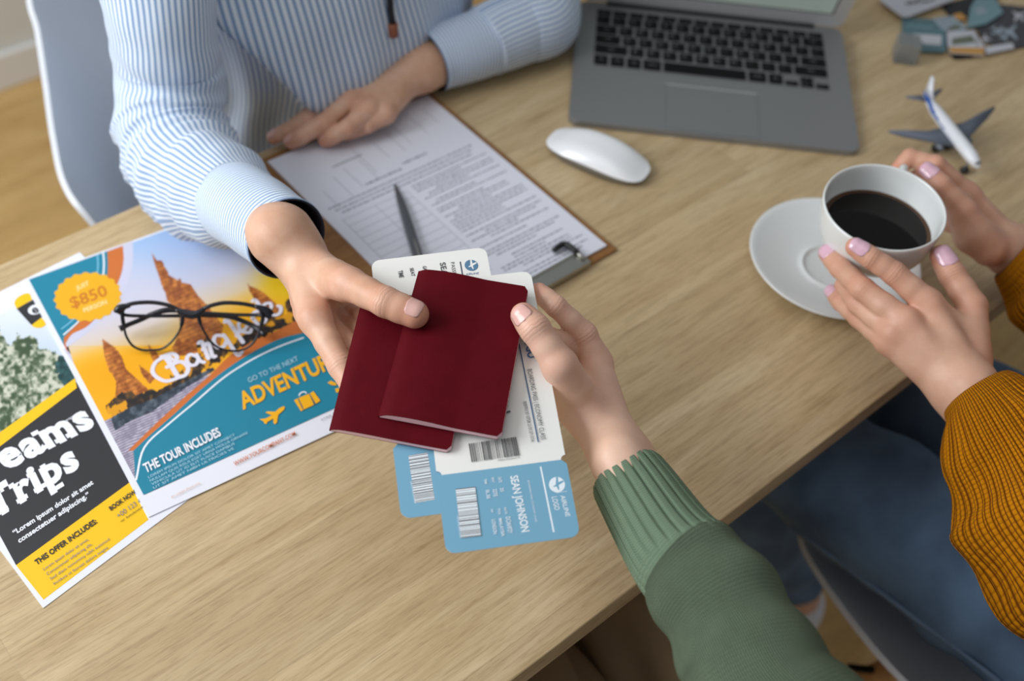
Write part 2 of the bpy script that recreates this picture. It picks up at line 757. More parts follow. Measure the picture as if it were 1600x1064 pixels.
def surface_nets(fn, lo, hi, h):
    lo, hi = np.array(lo), np.array(hi)
    n = np.ceil((hi - lo) / h).astype(int) + 1
    xs = [lo[i] + h * np.arange(n[i]) for i in range(3)]
    G = np.empty(tuple(n), np.float32)
    for i in range(0, n[0], 24):
        X, Y, Z = np.meshgrid(xs[0][i:i + 24], xs[1], xs[2], indexing='ij')
        G[i:i + 24] = fn(np.stack([X, Y, Z], -1).reshape(-1, 3)).reshape(X.shape)
    S = G < 0
    c = [(i, j, k) for i in (0, 1) for j in (0, 1) for k in (0, 1)]

    def sub(a, o):
        return a[o[0]:n[0] - 1 + o[0], o[1]:n[1] - 1 + o[1], o[2]:n[2] - 1 + o[2]]
    cnt = sum(sub(S, o).astype(np.int8) for o in c)
    act = (cnt > 0) & (cnt < 8)
    idx = -np.ones(act.shape, np.int64)
    cells = np.argwhere(act)
    idx[act] = np.arange(len(cells))
    acc = np.zeros((len(cells), 3))
    w = np.zeros(len(cells))
    for o in c:
        for ax in range(3):
            if o[ax]:
                continue
            o2 = list(o)
            o2[ax] = 1
            g1 = G[cells[:, 0] + o[0], cells[:, 1] + o[1], cells[:, 2] + o[2]]
            g2 = G[cells[:, 0] + o2[0], cells[:, 1] + o2[1], cells[:, 2] + o2[2]]
            m = (g1 < 0) != (g2 < 0)
            t = np.where(m, g1 / np.where(m, g1 - g2, 1), 0)
            p = np.tile(np.array(o, float), (len(cells), 1))
            p[:, ax] = t
            acc[m] += p[m]
            w[m] += 1
    V = lo + (cells + acc / w[:, None]) * h
    F = []
    for ax in range(3):
        a1, a2 = (ax + 1) % 3, (ax + 2) % 3
        o2 = [0, 0, 0]
        o2[ax] = 1
        s1 = S[:n[0] - o2[0], :n[1] - o2[1], :n[2] - o2[2]]
        s2 = S[o2[0]:, o2[1]:, o2[2]:]
        e = np.argwhere(s1 != s2)
        ok = (e[:, a1] > 0) & (e[:, a2] > 0) & (e[:, a1] < n[a1] - 1) & (e[:, a2] < n[a2] - 1)
        e = e[ok]
        inside = s1[e[:, 0], e[:, 1], e[:, 2]]
        q = []
        for d1, d2 in ((0, 0), (1, 0), (1, 1), (0, 1)):
            f = e.copy()
            f[:, a1] -= d1
            f[:, a2] -= d2
            q.append(idx[f[:, 0], f[:, 1], f[:, 2]])
        q = np.stack(q, 1)
        q[~inside] = q[~inside][:, ::-1]
        F.append(q)
    F = np.concatenate(F)
    return V, F


def grad(fn, P, e=0.0004):
    g = np.stack([fn(P + np.eye(3)[i] * e) - fn(P - np.eye(3)[i] * e) for i in range(3)], -1)
    return g / (np.linalg.norm(g, axis=-1)[..., None] + 1e-12)


class Hand:
    """fingers: {name: [(Vector, r) ...]} from knuckle to tip; palm: list of chains; arm: list of chains."""

    def __init__(self, fingers, palm, arm, kp=0.008, ka=0.012, webs=(), carve=(), kf=0.0025, thin=0.945):
        self.thin = thin
        cv = lambda ch: [(np.array(tuple(p)), r) for p, r in ch]
        self.f = {k: cv(v) for k, v in fingers.items()}
        self.palm = [cv(c) for c in palm]
        self.arm = [cv(c) for c in arm]
        self.webs = [cv(c) for c in webs]
        self.carve = [cv(c) for c in carve]
        self.kp, self.ka, self.kf = kp, ka, kf
        self.refine()

    def refine(self):
        """thin the phalanges a little between the joints, so that the joints read as knuckles"""
        for k, ch in self.f.items():
            out = []
            for i, (p, r) in enumerate(ch):
                out.append((p, r))
                if i < len(ch) - 1:
                    q, s = ch[i + 1]
                    out.append(((p + q) / 2, (r + s) / 2 * (self.thin if i < len(ch) - 2 else 0.99)))
            self.f[k] = out

    def d(self, P):
        dp = None
        for c in self.palm + self.webs:
            x = chain_d(P, c, 0.006)
            dp = x if dp is None else smin(dp, x, self.kp)
        da = None
        for c in self.arm:
            x = chain_d(P, c, 0.01)
            da = x if da is None else smin(da, x, 0.016)
        dp = smin(dp, da, self.ka)
        df = None
        for c in self.f.values():
            x = chain_d(P, c, self.kf)
            df = x if df is None else smin(df, x, 0.0012)
        d = smin(dp, df, 0.0075)
        for c in self.carve:
            d = smax(d, -chain_d(P, c, 0.002), 0.006)
        return d

    def mesh_vf(self, h=0.0014):
        allp = [(p, r) for c in list(self.f.values()) + self.palm + self.arm + self.webs for p, r in c]
        lo = np.min([p - r for p, r in allp], axis=0) - 0.006
        hi = np.max([p + r for p, r in allp], axis=0) + 0.006
        return surface_nets(self.d, lo, hi, h)

    def attrs(self, V):
        fl = np.zeros(len(V))
        cm = np.zeros(len(V))
        cp = np.zeros(len(V))
        for k, ch in self.f.items():
            js = ch[::2]                     # joints without the inserted mid points
            for i, (p, r) in enumerate(js):
                dist = np.linalg.norm(V - p, axis=1)
                amp = 0.45 if i < len(js) - 1 else 1.0
                fl = np.maximum(fl, amp * np.exp(-(dist / (r * 1.55)) ** 4))
                if (1 if k == 'thumb' else 0) < i < len(js) - 1:
                    ax = js[i + 1][0] - js[i - 1][0]
                    ax /= np.linalg.norm(ax)
                    s = (V - p) @ ax
                    m = np.exp(-(s / (r * 0.55)) ** 2) * (dist < r * 1.7)
                    cp = np.where(m > cm, s, cp)
                    cm = np.maximum(cm, m)
        return fl, cm, cp


def nail(hand, finger, nrm, w=0.93, back=0.85, front=0.72, lift=0.00035, rt=0.0):
    """fingernail patch hugging the finger; returns verts, faces"""
    ch = hand.f[finger]
    b, r = ch[-1]
    a, _ = ch[-2]
    ax = (b - a) / np.linalg.norm(b - a)
    n = np.array(tuple(nrm), float)
    n -= ax * n.dot(ax)
    n /= np.linalg.norm(n)
    s = np.cross(ax, n)
    NS, NTt = 13, 15
    P = []
    for j in range(NTt):
        t = j / (NTt - 1)
        x = 2 * t - 1
        ww = w * max(0.0, (1 - abs(x) ** (4.2 if x < 0 else 5.0))) ** 0.5
        for i in range(NS):
            q = 2 * i / (NS - 1) - 1
            th = q * ww
            along = -back * r + (back + front) * r * t
            P.append(b + ax * along + (n * math.cos(th) + s * math.sin(th)) * r * 1.02)
    P = np.array(P)
    for _ in range(4):
        P = P - grad(hand.d, P) * (hand.d(P) - lift)[:, None]
    if rt:
        P[-NS * 3:] += ax * rt
    G = grad(hand.d, P)
    top = P + G * 0.0001
    bot = P - G * 0.0010
    n1 = len(top)
    fs = []
    for j in range(NTt - 1):
        for i in range(NS - 1):
            a0 = j * NS + i
            fs.append((a0, a0 + 1, a0 + NS + 1, a0 + NS))
            fs.append(tuple(n1 + v for v in (a0, a0 + NS, a0 + NS + 1, a0 + 1)))
    ring = [i for i in range(NS)] + [j * NS + NS - 1 for j in range(1, NTt)] + [NS * NTt - 1 - i for i in range(1, NS)] + [j * NS for j in range(NTt - 2, 0, -1)]
    for i in range(len(ring)):
        a0, b0 = ring[i], ring[(i + 1) % len(ring)]
        fs.append((b0, a0, a0 + n1, b0 + n1))
    return list(map(tuple, np.vstack([top, bot]))), fs


def nails_obj(hand, specs, mat, parent, **kw):
    for finger, nrm in specs:
        v, f = nail(hand, finger, nrm, **kw)
        me = mesh('fingernail', v, f)
        bm = bmesh.new()
        bm.from_mesh(me)
        bmesh.ops.remove_doubles(bm, verts=bm.verts, dist=1e-5)
        bmesh.ops.recalc_face_normals(bm, faces=bm.faces)
        bm.to_mesh(me)
        bm.free()
        link('fingernail', me, mat, parent)


def body_obj(name, hands, mat, parent, extra=(), h=0.0014):
    """one skin mesh from several hands (fine) and further limbs (coarser)"""
    Vs, Fs, A1, A2, A3, off = [], [], [], [], [], 0
    for hd in hands:
        V, F = hd.mesh_vf(h)
        a, b, c = hd.attrs(V)
        Vs.append(V), Fs.append(F + off), A1.append(a), A2.append(b), A3.append(c)
        off += len(V)
    for ch in extra:
        ch = [(np.array(tuple(p)), r) for p, r in ch]
        lo = np.min([p - r for p, r in ch], axis=0) - 0.03
        hi = np.max([p + r for p, r in ch], axis=0) + 0.03
        V, F = surface_nets(lambda P: chain_d(P, ch, 0.03 if len(ch) < 6 else 0.004), lo, hi, 0.010)
        z = np.zeros(len(V))
        Vs.append(V), Fs.append(F + off), A1.append(z), A2.append(z), A3.append(z)
        off += len(V)
    V, F = np.vstack(Vs), np.vstack(Fs)
    me = bpy.data.meshes.new(name)
    me.vertices.add(len(V))
    me.vertices.foreach_set('co', V.astype(np.float32).ravel())
    me.loops.add(len(F) * 4)
    me.loops.foreach_set('vertex_index', F.astype(np.int32).ravel())
    me.polygons.add(len(F))
    me.polygons.foreach_set('loop_start', np.arange(0, len(F) * 4, 4, dtype=np.int32))
    me.update(calc_edges=True)
    me.validate()
    for nm, arr in (('flush', A1), ('crease_mask', A2), ('crease_pos', A3)):
        at = me.attributes.new(nm, 'FLOAT', 'POINT')
        at.data.foreach_set('value', np.concatenate(arr).astype(np.float32))
    return link(name, me, mat, parent)


# ================================================================== THE ROOM
floor_m = wood('floor_oak', lin((218, 180, 116)), lin((196, 156, 96)), lin((230, 196, 136)), 0.19, 1.25, 1.0, 0.5)
table_m = wood('table_oak', lin((208, 184, 143)), lin((187, 160, 119)), lin((224, 203, 165)), 0.088, 1.35, 1.0, 0.45)
edge_m = wood('table_edge', lin((150, 126, 98)), lin((132, 108, 82)), lin((166, 142, 112)), 0.3, 3.0, 1.0, 0.5)
wall_m = basic('wall_paint', (226, 227, 222), 0.85, bump=0.1, bscale=300)
trim_m = basic('trim_paint', (236, 236, 234), 0.5)

bm = bmesh.new()
bm_box(bm, (0.6, 0.4, -0.02), (5.0, 3.5, 0.04))
o = link('floor', from_bm('floor', bm), floor_m, sm=False)
tag(o, kind='structure', label='light oak plank floor')
bm = bmesh.new()
bm_box(bm, (0.6, 2.19, 1.3), (5.0, 0.08, 2.6))
o = link('wall_back', from_bm('wall', bm), wall_m, sm=False)
tag(o, kind='structure', label='white wall behind the table')
bm = bmesh.new()
bm_box(bm, (0.6, 2.143, 0.04), (5.0, 0.014, 0.08), bev=0.003)
o = link('baseboard_back', from_bm('baseboard', bm), trim_m, sm=False)
tag(o, kind='structure', label='white baseboard')

# ================================================================== THE TABLE
tb = root('table', (0.75, 0.549, 0), 'long light oak office table under the papers, laptop and cups', 'table')
bm = bmesh.new()
bm_box(bm, (0.75, 0.549, ZT - 0.0125), (2.0, 0.614, 0.025), bev=0.0012)
link('tabletop', from_bm('tabletop', bm), table_m, tb, sm=False)
leg_m = basic('table_leg_paint', (60, 48, 36), 0.45, 0.3)
for lx in (-0.18, 1.68):
    for ly in (0.285, 0.813):
        bm = bmesh.new()
        bm_box(bm, (lx, ly, (ZT - 0.025) / 2), (0.05, 0.05, ZT - 0.025), bev=0.003)
        link('leg', from_bm('leg', bm), leg_m, tb, sm=False)
bm = bmesh.new()
bm_box(bm, (0.75, 0.30, ZT - 0.045), (1.82, 0.03, 0.04), bev=0.002)
bm_box(bm, (0.75, 0.79, ZT - 0.045), (1.82, 0.03, 0.04), bev=0.002)
link('frame', from_bm('frame', bm), leg_m, tb, sm=False)

# ================================================================== SHELL CHAIRS
plastic_m = basic('chair_plastic', (222, 226, 232), 0.38, bump=0.04, bscale=500)
beech_m = wood('chair_beech', lin((206, 160, 104)), lin((188, 140, 86)), lin((220, 178, 122)), 0.5, 3.0)
steel_m = basic('dark_steel', (30, 30, 32), 0.4, 0.8)


def shell_chair(rim, mid, cx, label, cz=0.42, yaw=0.0, feet=((-.2, -.2), (.2, -.2), (-.2, .2), (.2, .2)), cy=0.0):
    """rim: left rim points (world, front to back to the top centre); mid: matching points of the centre line"""
    r = root('shell_chair', (cx, cy, 0), label, 'chair', 'white moulded shell chairs')
    NK, NTt = 46, 40
    Rm = catmull(rim, 8)
    Mm = catmull(mid, 8)
    vs, fs = [], []
    K = len(Rm)
    for k in range(K):
        L = Rm[k]
        Rr = np.array([2 * cx - L[0], L[1], L[2]])
        c = Mm[k]
        for j in range(NTt + 1):
            t = j / NTt
            x = abs(1 - 2 * t)
            w = 1 - x ** 3.0
            e = L * (1 - t) + Rr * t
            p = e.copy()
            p[1] = e[1] * (1 - w) + c[1] * w
            p[2] = e[2] * (1 - w) + c[2] * w
            vs.append(p)
    for k in range(K - 1):
        for j in range(NTt):
            a = k * (NTt + 1) + j
            fs.append((a, a + 1, a + NTt + 2, a + NTt + 1))
    me = mesh('shell', vs, fs)
    bm = bmesh.new()
    bm.from_mesh(me)
    bmesh.ops.recalc_face_normals(bm, faces=bm.faces)
    up = sum((f.normal.z * f.calc_area() for f in bm.faces))
    if up > 0:
        bmesh.ops.reverse_faces(bm, faces=bm.faces)
    bmesh.ops.solidify(bm, geom=bm.faces[:], thickness=0.0065)
    bm.to_mesh(me)
    bm.free()
    o = link('shell', me, plastic_m, r)
    bv = o.modifiers.new('rim', 'BEVEL')
    bv.width = 0.0028
    bv.segments = 3
    bv.angle_limit = math.radians(50)
    seat_c = Vector((cx, cy, cz))
    for dx, dy in feet:
        top = seat_c + Vector((dx * 0.45, dy * 0.45, -0.01))
        bot = Vector((cx + dx * 1.15, cy + dy * 1.15, 0.0))
        me = tube('leg', [(*top, 0.016), (*((top + bot) / 2), 0.014), (*bot, 0.010)], 14, 3)
        link('leg', me, beech_m, r)
    bm = bmesh.new()
    me, mm = join_me('support', [(tube('s', [(cx + a * .14, cy + b * .14, cz - 0.06, 0.0045), (cx - a * .14, cy - b * .14, cz - 0.06, 0.0045)], 10, 1), steel_m) for a, b in ((1, 1), (1, -1))]
                     + [(tube('s', [(cx + a * .17, cy - .17, cz - .15, 0.004), (cx + a * .17, cy + .17, cz - .15, 0.004)], 10, 1), steel_m) for a in (1, -1)])
    bm.free()
    link('support', me, steel_m, r)
    return r


def Y3(px, py, y):
    p = AY(px, py, y)
    return (p.x, p.y, p.z)


rimA = [(0.33, 0.90, ZT - 0.245), Y3(140, 352, 0.97), Y3(96, 290, 1.02), Y3(78, 215, 1.08), Y3(66, 130, 1.15), Y3(54, 50, 1.21), Y3(40, -20, 1.27), (0.44, 1.33, ZT + 0.10), (0.50, 1.36, ZT + 0.135), (0.575, 1.37, ZT + 0.14)]
midA = [(0.58, 0.90, ZT - 0.285), (0.58, 0.98, ZT - 0.31), (0.58, 1.08, ZT - 0.325), (0.58, 1.17, ZT - 0.32), (0.58, 1.24, ZT - 0.28), (0.58, 1.29, ZT - 0.2), (0.58, 1.33, ZT - 0.1), (0.58, 1.35, ZT + 0.03), (0.58, 1.365, ZT + 0.10), (0.58, 1.37, ZT + 0.139)]
shell_chair(rimA, midA, 0.58, 'white moulded plastic shell chair behind the person in the striped shirt', cz=0.43, cy=1.1)

rimB = [(0.80, 0.275, ZT - 0.305), (0.735, 0.262, ZT - 0.285), (0.700, 0.20, ZT - 0.275), (0.672, 0.08, ZT - 0.265), (0.655, -0.05, ZT - 0.22), (0.66, -0.16, ZT - 0.13), (0.68, -0.25, ZT - 0.02), (0.72, -0.31, ZT + 0.06), (0.86, -0.34, ZT + 0.09)]
midB = [(0.87, 0.285, ZT - 0.315), (0.87, 0.25, ZT - 0.315), (0.87, 0.17, ZT - 0.33), (0.87, 0.05, ZT - 0.345), (0.87, -0.07, ZT - 0.34), (0.87, -0.18, ZT - 0.28), (0.87, -0.26, ZT - 0.15), (0.87, -0.32, ZT), (0.87, -0.34, ZT + 0.089)]
shell_chair(rimB, midB, 0.87, 'white moulded plastic shell chair under the jeans of the person in mustard', cz=0.40, cy=0.0)

# ================================================================== PAPERS
UP = Vector((0, 0, 1))


def ink(name, rgb, rough=0.5):
    return basic('ink_' + name, rgb, rough)


paper_m = basic('paper_white', (232, 234, 244), 0.6)
card_m = basic('card_white', (236, 236, 232), 0.5)
TEAL, TEALD, ORG, YEL = ink('teal', (24, 130, 158)), ink('dark_teal', (34, 92, 122)), ink('orange', (206, 112, 48)), ink('yellow', (246, 196, 10))
WHT, PALE, BLK, GRY = ink('white', (240, 243, 250)), ink('pale', (206, 206, 226)), ink('black', (44, 44, 48)), ink('grey', (128, 130, 140))
GOLD = ink('gold', (246, 180, 14))


def T2(c, f):
    return (f[0] + c[0] / f[2], f[1] + c[1] / f[2])


def tr(pts, f):
    return [T2(p, f) for p in pts]


FA, FF, FG, F2 = (0, 340, 1.716), (0, 380, 5.333), (180, 340, 2.955), (0, 580, 2.8)
FH = (60, 380, 7.6)
F3 = (340, 560, 5.909)

# ---- the left flyer (yellow and black), lying on the table
z0 = 0.0006
fl2 = root('travel_flyer', A(120, 700, 0), 'yellow and black travel flyer reading Dreams Trips, partly under the Bangkok flyer', 'flyer', 'travel flyers')
BL, BR, TR, TL = Vector((.035, .502, ZT + z0)), Vector((.2405, .532, ZT + z0)), Vector((.225, .828, ZT + z0)), Vector((.015, .815, ZT + z0))
slab('paper', [BL, BR, TR, TL], UP, 0.0005, paper_m, fl2)

photo_m = NT('flyer_photo')
at = photo_m.n('ShaderNodeAttribute', attribute_name='art')
photo_m.l(at.outputs['Color'], photo_m.b.inputs['Base Color'])
photo_m.b.inputs['Roughness'].default_value = 0.42
photo_m = photo_m.m


def fbm(x, y, s, oct=4, seed=0.0):
    """vectorised value noise for the printed photographs"""
    v = np.zeros_like(x)
    a, tot = 1.0, 0.0
    for o in range(oct):
        X, Y = x * s + seed * 17.3 + o * 5.1, y * s + seed * 9.7 - o * 3.7
        xi, yi = np.floor(X), np.floor(Y)
        xf, yf = X - xi, Y - yi
        xf, yf = xf * xf * (3 - 2 * xf), yf * yf * (3 - 2 * yf)

        def hsh(i, j):
            q = np.sin(i * 127.1 + j * 311.7) * 43758.5453
            return q - np.floor(q)
        v += a * ((hsh(xi, yi) * (1 - xf) + hsh(xi + 1, yi) * xf) * (1 - yf) + (hsh(xi, yi + 1) * (1 - xf) + hsh(xi + 1, yi + 1) * xf) * yf)
        tot += a
        a *= 0.5
        s *= 2.0
    return v / tot


def inside(x, y, poly):
    c = np.zeros(x.shape, bool)
    n = len(poly)
    for i in range(n):
        x0, y0 = poly[i]
        x1, y1 = poly[(i + 1) % n]
        if y0 == y1:
            continue
        c ^= ((y0 > y) != (y1 > y)) & (x < (x1 - x0) * (y - y0) / (y1 - y0) + x0)
    return c


def photo(name, quad, nu, nv, paint, parent, h):
    """a printed picture: fine grid over the quad of pixel corners (BL, BR, TR, TL), coloured by paint(px, py)"""
    c = [np.array(tuple(q)) for q in quad]
    S, Tt = np.meshgrid(np.linspace(0, 1, nu), np.linspace(0, 1, nv), indexing='ij')
    P = (c[0] * ((1 - S) * (1 - Tt))[..., None] + c[1] * (S * (1 - Tt))[..., None] + c[2] * (S * Tt)[..., None] + c[3] * ((1 - S) * Tt)[..., None])
    R = np.array(CAMR)
    q = (P - np.array(tuple(CAMP))) @ R
    X = 800 + FPX * q[..., 0] / -q[..., 2]
    Y = 532 - FPX * q[..., 1] / -q[..., 2]
    C3 = paint(X, Y)
    C3 = np.where(C3 <= 0.04045, C3 / 12.92, ((C3 + 0.055) / 1.055) ** 2.4)
    P[..., 2] += h
    vs = P.reshape(-1, 3)
    I = np.arange(nu * nv).reshape(nu, nv)
    F = np.stack([I[:-1, :-1], I[1:, :-1], I[1:, 1:], I[:-1, 1:]], -1).reshape(-1, 4)
    me = mesh(name, vs, [tuple(map(int, f)) for f in F])
    a = me.color_attributes.new('art', 'FLOAT_COLOR', 'POINT')
    a.data.foreach_set('color', np.concatenate([C3.reshape(-1, 3), np.ones((nu * nv, 1))], 1).astype(np.float32).ravel())
    return link(name, me, photo_m, parent)


def mixc(a, b, t):
    t = np.clip(t, 0, 1)[..., None]
    return a * (1 - t) + b * t


def rgb(*c):
    return np.array(c, float) / 255


def paint2(x, y):
    """sky, green rock islands, water"""
    n = fbm(x, y, 0.05, 5, 1)
    f = fbm(x, y, 0.17, 4, 2)
    col = mixc(np.broadcast_to(rgb(232, 236, 244), x.shape + (3,)), rgb(200, 214, 228), (y - 470) / 80)
    water = mixc(np.broadcast_to(rgb(70, 116, 118), x.shape + (3,)), rgb(28, 60, 62), f * 1.3)
    col = np.where((y > 556)[..., None], water, col)
    rock = mixc(np.broadcast_to(rgb(64, 84, 58), x.shape + (3,)), rgb(206, 208, 190), (0.6 * f + 0.4 * n - 0.40) * 4.5)
    isl = (y > 524 + 0.28 * x + 60 * (n - 0.5)) & (y < 640 - 0.35 * x + 50 * (n - .5) + 40) & (x < 92 + 60 * (n - 0.5))
    col = np.where(isl[..., None], rock, col)
    low = (y > 690 - 0.75 * x + 40 * (n - 0.5)) & (x < 75)
    rock2 = mixc(np.broadcast_to(rgb(60, 74, 66), x.shape + (3,)), rgb(222, 224, 220), (f - 0.38) * 5)
    return np.where(low[..., None], rock2, col)


def pl(px, py, z=z0):
    return A(px, py, z)


photo('photo_print', [pl(-30, 712), pl(120, 594), pl(60, 462), pl(-30, 506)], 130, 150, paint2, fl2, 0.00004)
p = Print((0, 0, ZT + z0), UP, base=0.00008)
p.poly([(68, 937), (232, 812), (202, 754), (25, 883)], YEL)
p.poly([(25, 883), (202, 754), (119, 596), (-14, 697), (-40, 715), (-20, 800)], BLK)
p.poly([(-14, 708), (120, 606), (117, 591), (-20, 690)], YEL)
p.stroke(tr([(165, 478), (250, 478)], FF), 0.0001, BLK)
p.poly(tr([(118, 505), (125, 475), (150, 448), (190, 425), (232, 413), (252, 425), (268, 470), (140, 545)], FF), YEL)
p.poly(tr([(262, 682), (345, 620), (372, 650), (384, 680), (345, 705), (300, 705), (275, 695)], FF), YEL)
p.poly(tr([(138, 545), (275, 470), (350, 616), (262, 682)], FF), BLK)
c0 = p.P(T2((292, 553), FF))
p.disc(c0, 0.0062, p.m(WHT), 24)
p.up()
p.text('e', T2((280, 592), FF), T2((330, 568), FF), T2((255, 548), FF), BLK, bold=0.03)
p.text('www.dreamstrips.com', T2((194, 282), F2), T2((357, 178), F2), T2((189, 273), F2), WHT, bold=0.01)
# slab-serif lettering
def slabtext(s, a, b, top, mat, serifs, w=0.05):
    p.text(s, a, b, top, mat, bold=0.045, spacing=1.12, up=False)
    p.up()
    A0, B0, C0 = p.P(a), p.P(b), p.P(top)
    ex, ey = (B0 - A0), (C0 - A0)
    for (u, v, l) in serifs:
        q = A0 + ex * u + ey * v
        hh = ey * 0.16
        e = ex * l
        bb = len(p.vs)
        p.vs += [q - e / 2, q + e / 2, q + e / 2 + hh, q - e / 2 + hh]
        p.fs.append((bb, bb + 1, bb + 2, bb + 3))
        p.mi.append(p.m(mat))
    p.up()


slabtext('Dreams', (-74, 775), T2((418, 232), F2), (-97, 737), WHT,
         [(.045, 0, .09), (.045, .84, .09), (.245, 0, .09), (.22, .62, .05), (.665, 0, .065), (.745, 0, .06), (.825, 0, .06), (.64, .62, .05)])
slabtext('Trips', (-12, 812), T2((352, 412), F2), (-30, 772), WHT,
         [(.10, 0, .17), (.00, .66, .035), (.20, .66, .035), (.34, 0, .12), (.30, .60, .06), (.54, 0, .13), (.51, .60, .07), (.66, .60, .06), (.70, -.32, .13)])
p.text('\u201cLorem ipsum dolor sit amet', T2((62, 718), F2), T2((410, 492), F2), T2((52, 698), F2), WHT, bold=0.03)
p.text('consectetuer adipiscing.\u201d', T2((84, 752), F2), T2((394, 545), F2), T2((74, 732), F2), WHT, bold=0.03)
p.text('THIS OFFER INCLUDES:', T2((160, 848), F2), T2((426, 662), F2), T2((148, 828), F2), BLK, bold=0.03)
for k, s in enumerate(['Lorem ipsum dolor sit amet,', 'Consectetuer adipiscing elit,', 'Sed diam nonummy nibh euismod', 'Incidunt ut laoreet dolore magna']):
    x0, y0 = 192 + k * 15, 872 + k * 21
    l = (196, 196, 258, 236)[k]
    p.text(s, T2((x0, y0), F2), T2((x0 + l, y0 - l * 0.68), F2), T2((x0 - 6, y0 - 11), F2), GRY)
p.text('BOOK NOW', T2((485, 610), F2), T2((597, 532), F2), T2((474, 594), F2), BLK, bold=0.03)
p.text('+00 123 4', T2((518, 643), F2), T2((620, 572), F2), T2((507, 625), F2), GRY)
p.text('or booknow', T2((530, 660), F2), T2((627, 594), F2), T2((526, 652), F2), BLK)
p.build('printed_design', fl2)

# ---- the Bangkok flyer
z1 = 0.0016
fl1 = root('travel_flyer', A(300, 580, 0), 'teal and orange travel flyer reading Bangkok, under the eyeglasses', 'flyer', 'travel flyers')
BL, TL = A(232, 808, z1), A(36, 437, z1)
dv = (TL - BL)
ex = Vector((dv.y, -dv.x, 0)).normalized() * 0.2115
slab('paper', [BL, BL + ex, TL + ex, TL], UP, 0.0007, paper_m, fl1)


def on1(px, py):
    return A(px, py, z1)


TOWER1 = tr([(168, 160), (176, 175), (190, 195), (215, 200), (238, 240), (250, 268), (292, 290), (296, 272), (308, 300), (345, 306), (395, 375), (432, 410), (500, 500), (480, 620), (280, 640), (262, 600), (285, 560), (300, 500), (290, 430), (240, 385), (232, 350), (215, 315), (205, 280), (182, 215)], FG)
TOWER2 = tr([(-60, 560), (0, 600), (30, 640), (50, 700), (95, 740), (150, 790), (165, 815), (0, 830), (5, 760), (-30, 700), (-50, 640)], FG)
TOWER3 = tr([(610, 300), (625, 318), (650, 325), (690, 350), (735, 390), (770, 430), (800, 470), (720, 500), (680, 450), (650, 390), (620, 340)], FG)
TOWER4 = tr([(148, 580), (165, 600), (195, 625), (215, 660), (190, 680), (165, 640)], FG)
TOWER5 = tr([(110, 675), (122, 690), (150, 710), (185, 740), (160, 770), (120, 720)], FG)
TREES = tr([(-40, 880), (-30, 850), (60, 800), (100, 815), (150, 790), (190, 800), (240, 770), (290, 745), (255, 730), (330, 690), (380, 600), (410, 560), (480, 600), (520, 620), (600, 540), (640, 500), (700, 470), (690, 430), (790, 450), (800, 390), (825, 365), (850, 380), (870, 440), (870, 470), (700, 545), (540, 620), (430, 690), (300, 790), (160, 860), (-20, 940)], FG)
WHARF = tr([(-20, 925), (60, 880), (170, 840), (300, 770), (450, 690), (460, 705), (320, 790), (180, 890), (60, 945), (0, 985)], FG)


def paint1(x, y):
    # v runs from the top edge of the print towards the river
    top = 437 - (x - 36) * 0.365
    v = (y - top) / 250.0
    n = fbm(x, y, 0.045, 4, 3)
    f = fbm(x, y, 0.16, 4, 4)
    col = mixc(np.broadcast_to(rgb(160, 192, 232), x.shape + (3,)), rgb(206, 206, 224), v / 0.42)
    col = mixc(col, rgb(238, 206, 150), (v - 0.42) / 0.22)
    g = np.clip((v - 0.56) / 0.16, 0, 1)
    col = mixc(col, rgb(246, 176, 24), g)
    right = np.exp(-(((x - 445) / 38) ** 2 + ((y - 440) / 32) ** 2))
    col = mixc(col, rgb(244, 200, 20), right * 1.2)
    left = np.exp(-(((x - 165) / 60) ** 2 + ((y - 590) / 40) ** 2))
    col = mixc(col, rgb(250, 170, 10), left)
    col = mixc(col, rgb(214, 208, 222), np.clip(1.3 - np.hypot((x - 150) / 130, (y - 500) / 90), 0, 0.5) * (y < 540))
    stone = mixc(np.broadcast_to(rgb(150, 78, 34), x.shape + (3,)), rgb(226, 142, 60), (f - 0.25) * 1.9)
    band = 0.5 + 0.5 * np.sin((y + 0.42 * x) * 0.9)
    stone = stone * (0.86 + 0.14 * band)[..., None]
    for tw in (TOWER1, TOWER2, TOWER3, TOWER4, TOWER5):
        col = np.where(inside(x, y, tw)[..., None], stone, col)
    jx, jy = x + 16 * (fbm(x, y, 0.09, 3, 5) - .5), y + 16 * (fbm(x, y, 0.09, 3, 6) - .5)
    leaf = mixc(np.broadcast_to(rgb(40, 34, 34), x.shape + (3,)), rgb(120, 84, 40), (f - 0.45) * 3)
    glow = (fbm(x, y, 0.07, 3, 8) > 0.60) & (x > 150)
    leaf = np.where(glow[..., None], rgb(226, 156, 26), leaf)
    col = np.where(inside(jx, jy, TREES)[..., None], leaf, col)
    river = y > 655 - (x - 150) * 0.44 + 8
    wave = 0.5 + 0.5 * np.sin((y + 0.42 * x) * 1.5 + 6 * n)
    wat = mixc(np.broadcast_to(rgb(120, 112, 134), x.shape + (3,)), rgb(206, 200, 216), wave * f * 1.7)
    col = np.where(river[..., None], wat, col)
    wh = mixc(np.broadcast_to(rgb(44, 54, 66), x.shape + (3,)), rgb(92, 104, 116), (f - .4) * 3)
    col = np.where(inside(x, y, WHARF)[..., None], wh, col)
    return col


i0, i1, i2, i3 = BL + dv * 0.072 + ex * 0.022, BL + dv * 0.072 + ex * 0.985, TL - dv * 0.008 + ex * 0.985, TL - dv * 0.008 + ex * 0.022
photo('photo_print', [i0, i1, i2, i3], 260, 330, paint1, fl1, 0.00004)
p = Print((0, 0, ZT + z1), UP, base=0.00008)
PXI = lambda w: w


def w2p(v):
    q = CAMR.transposed() @ (v - CAMP)
    return (800 + FPX * q.x / -q.z, 532 - FPX * q.y / -q.z)


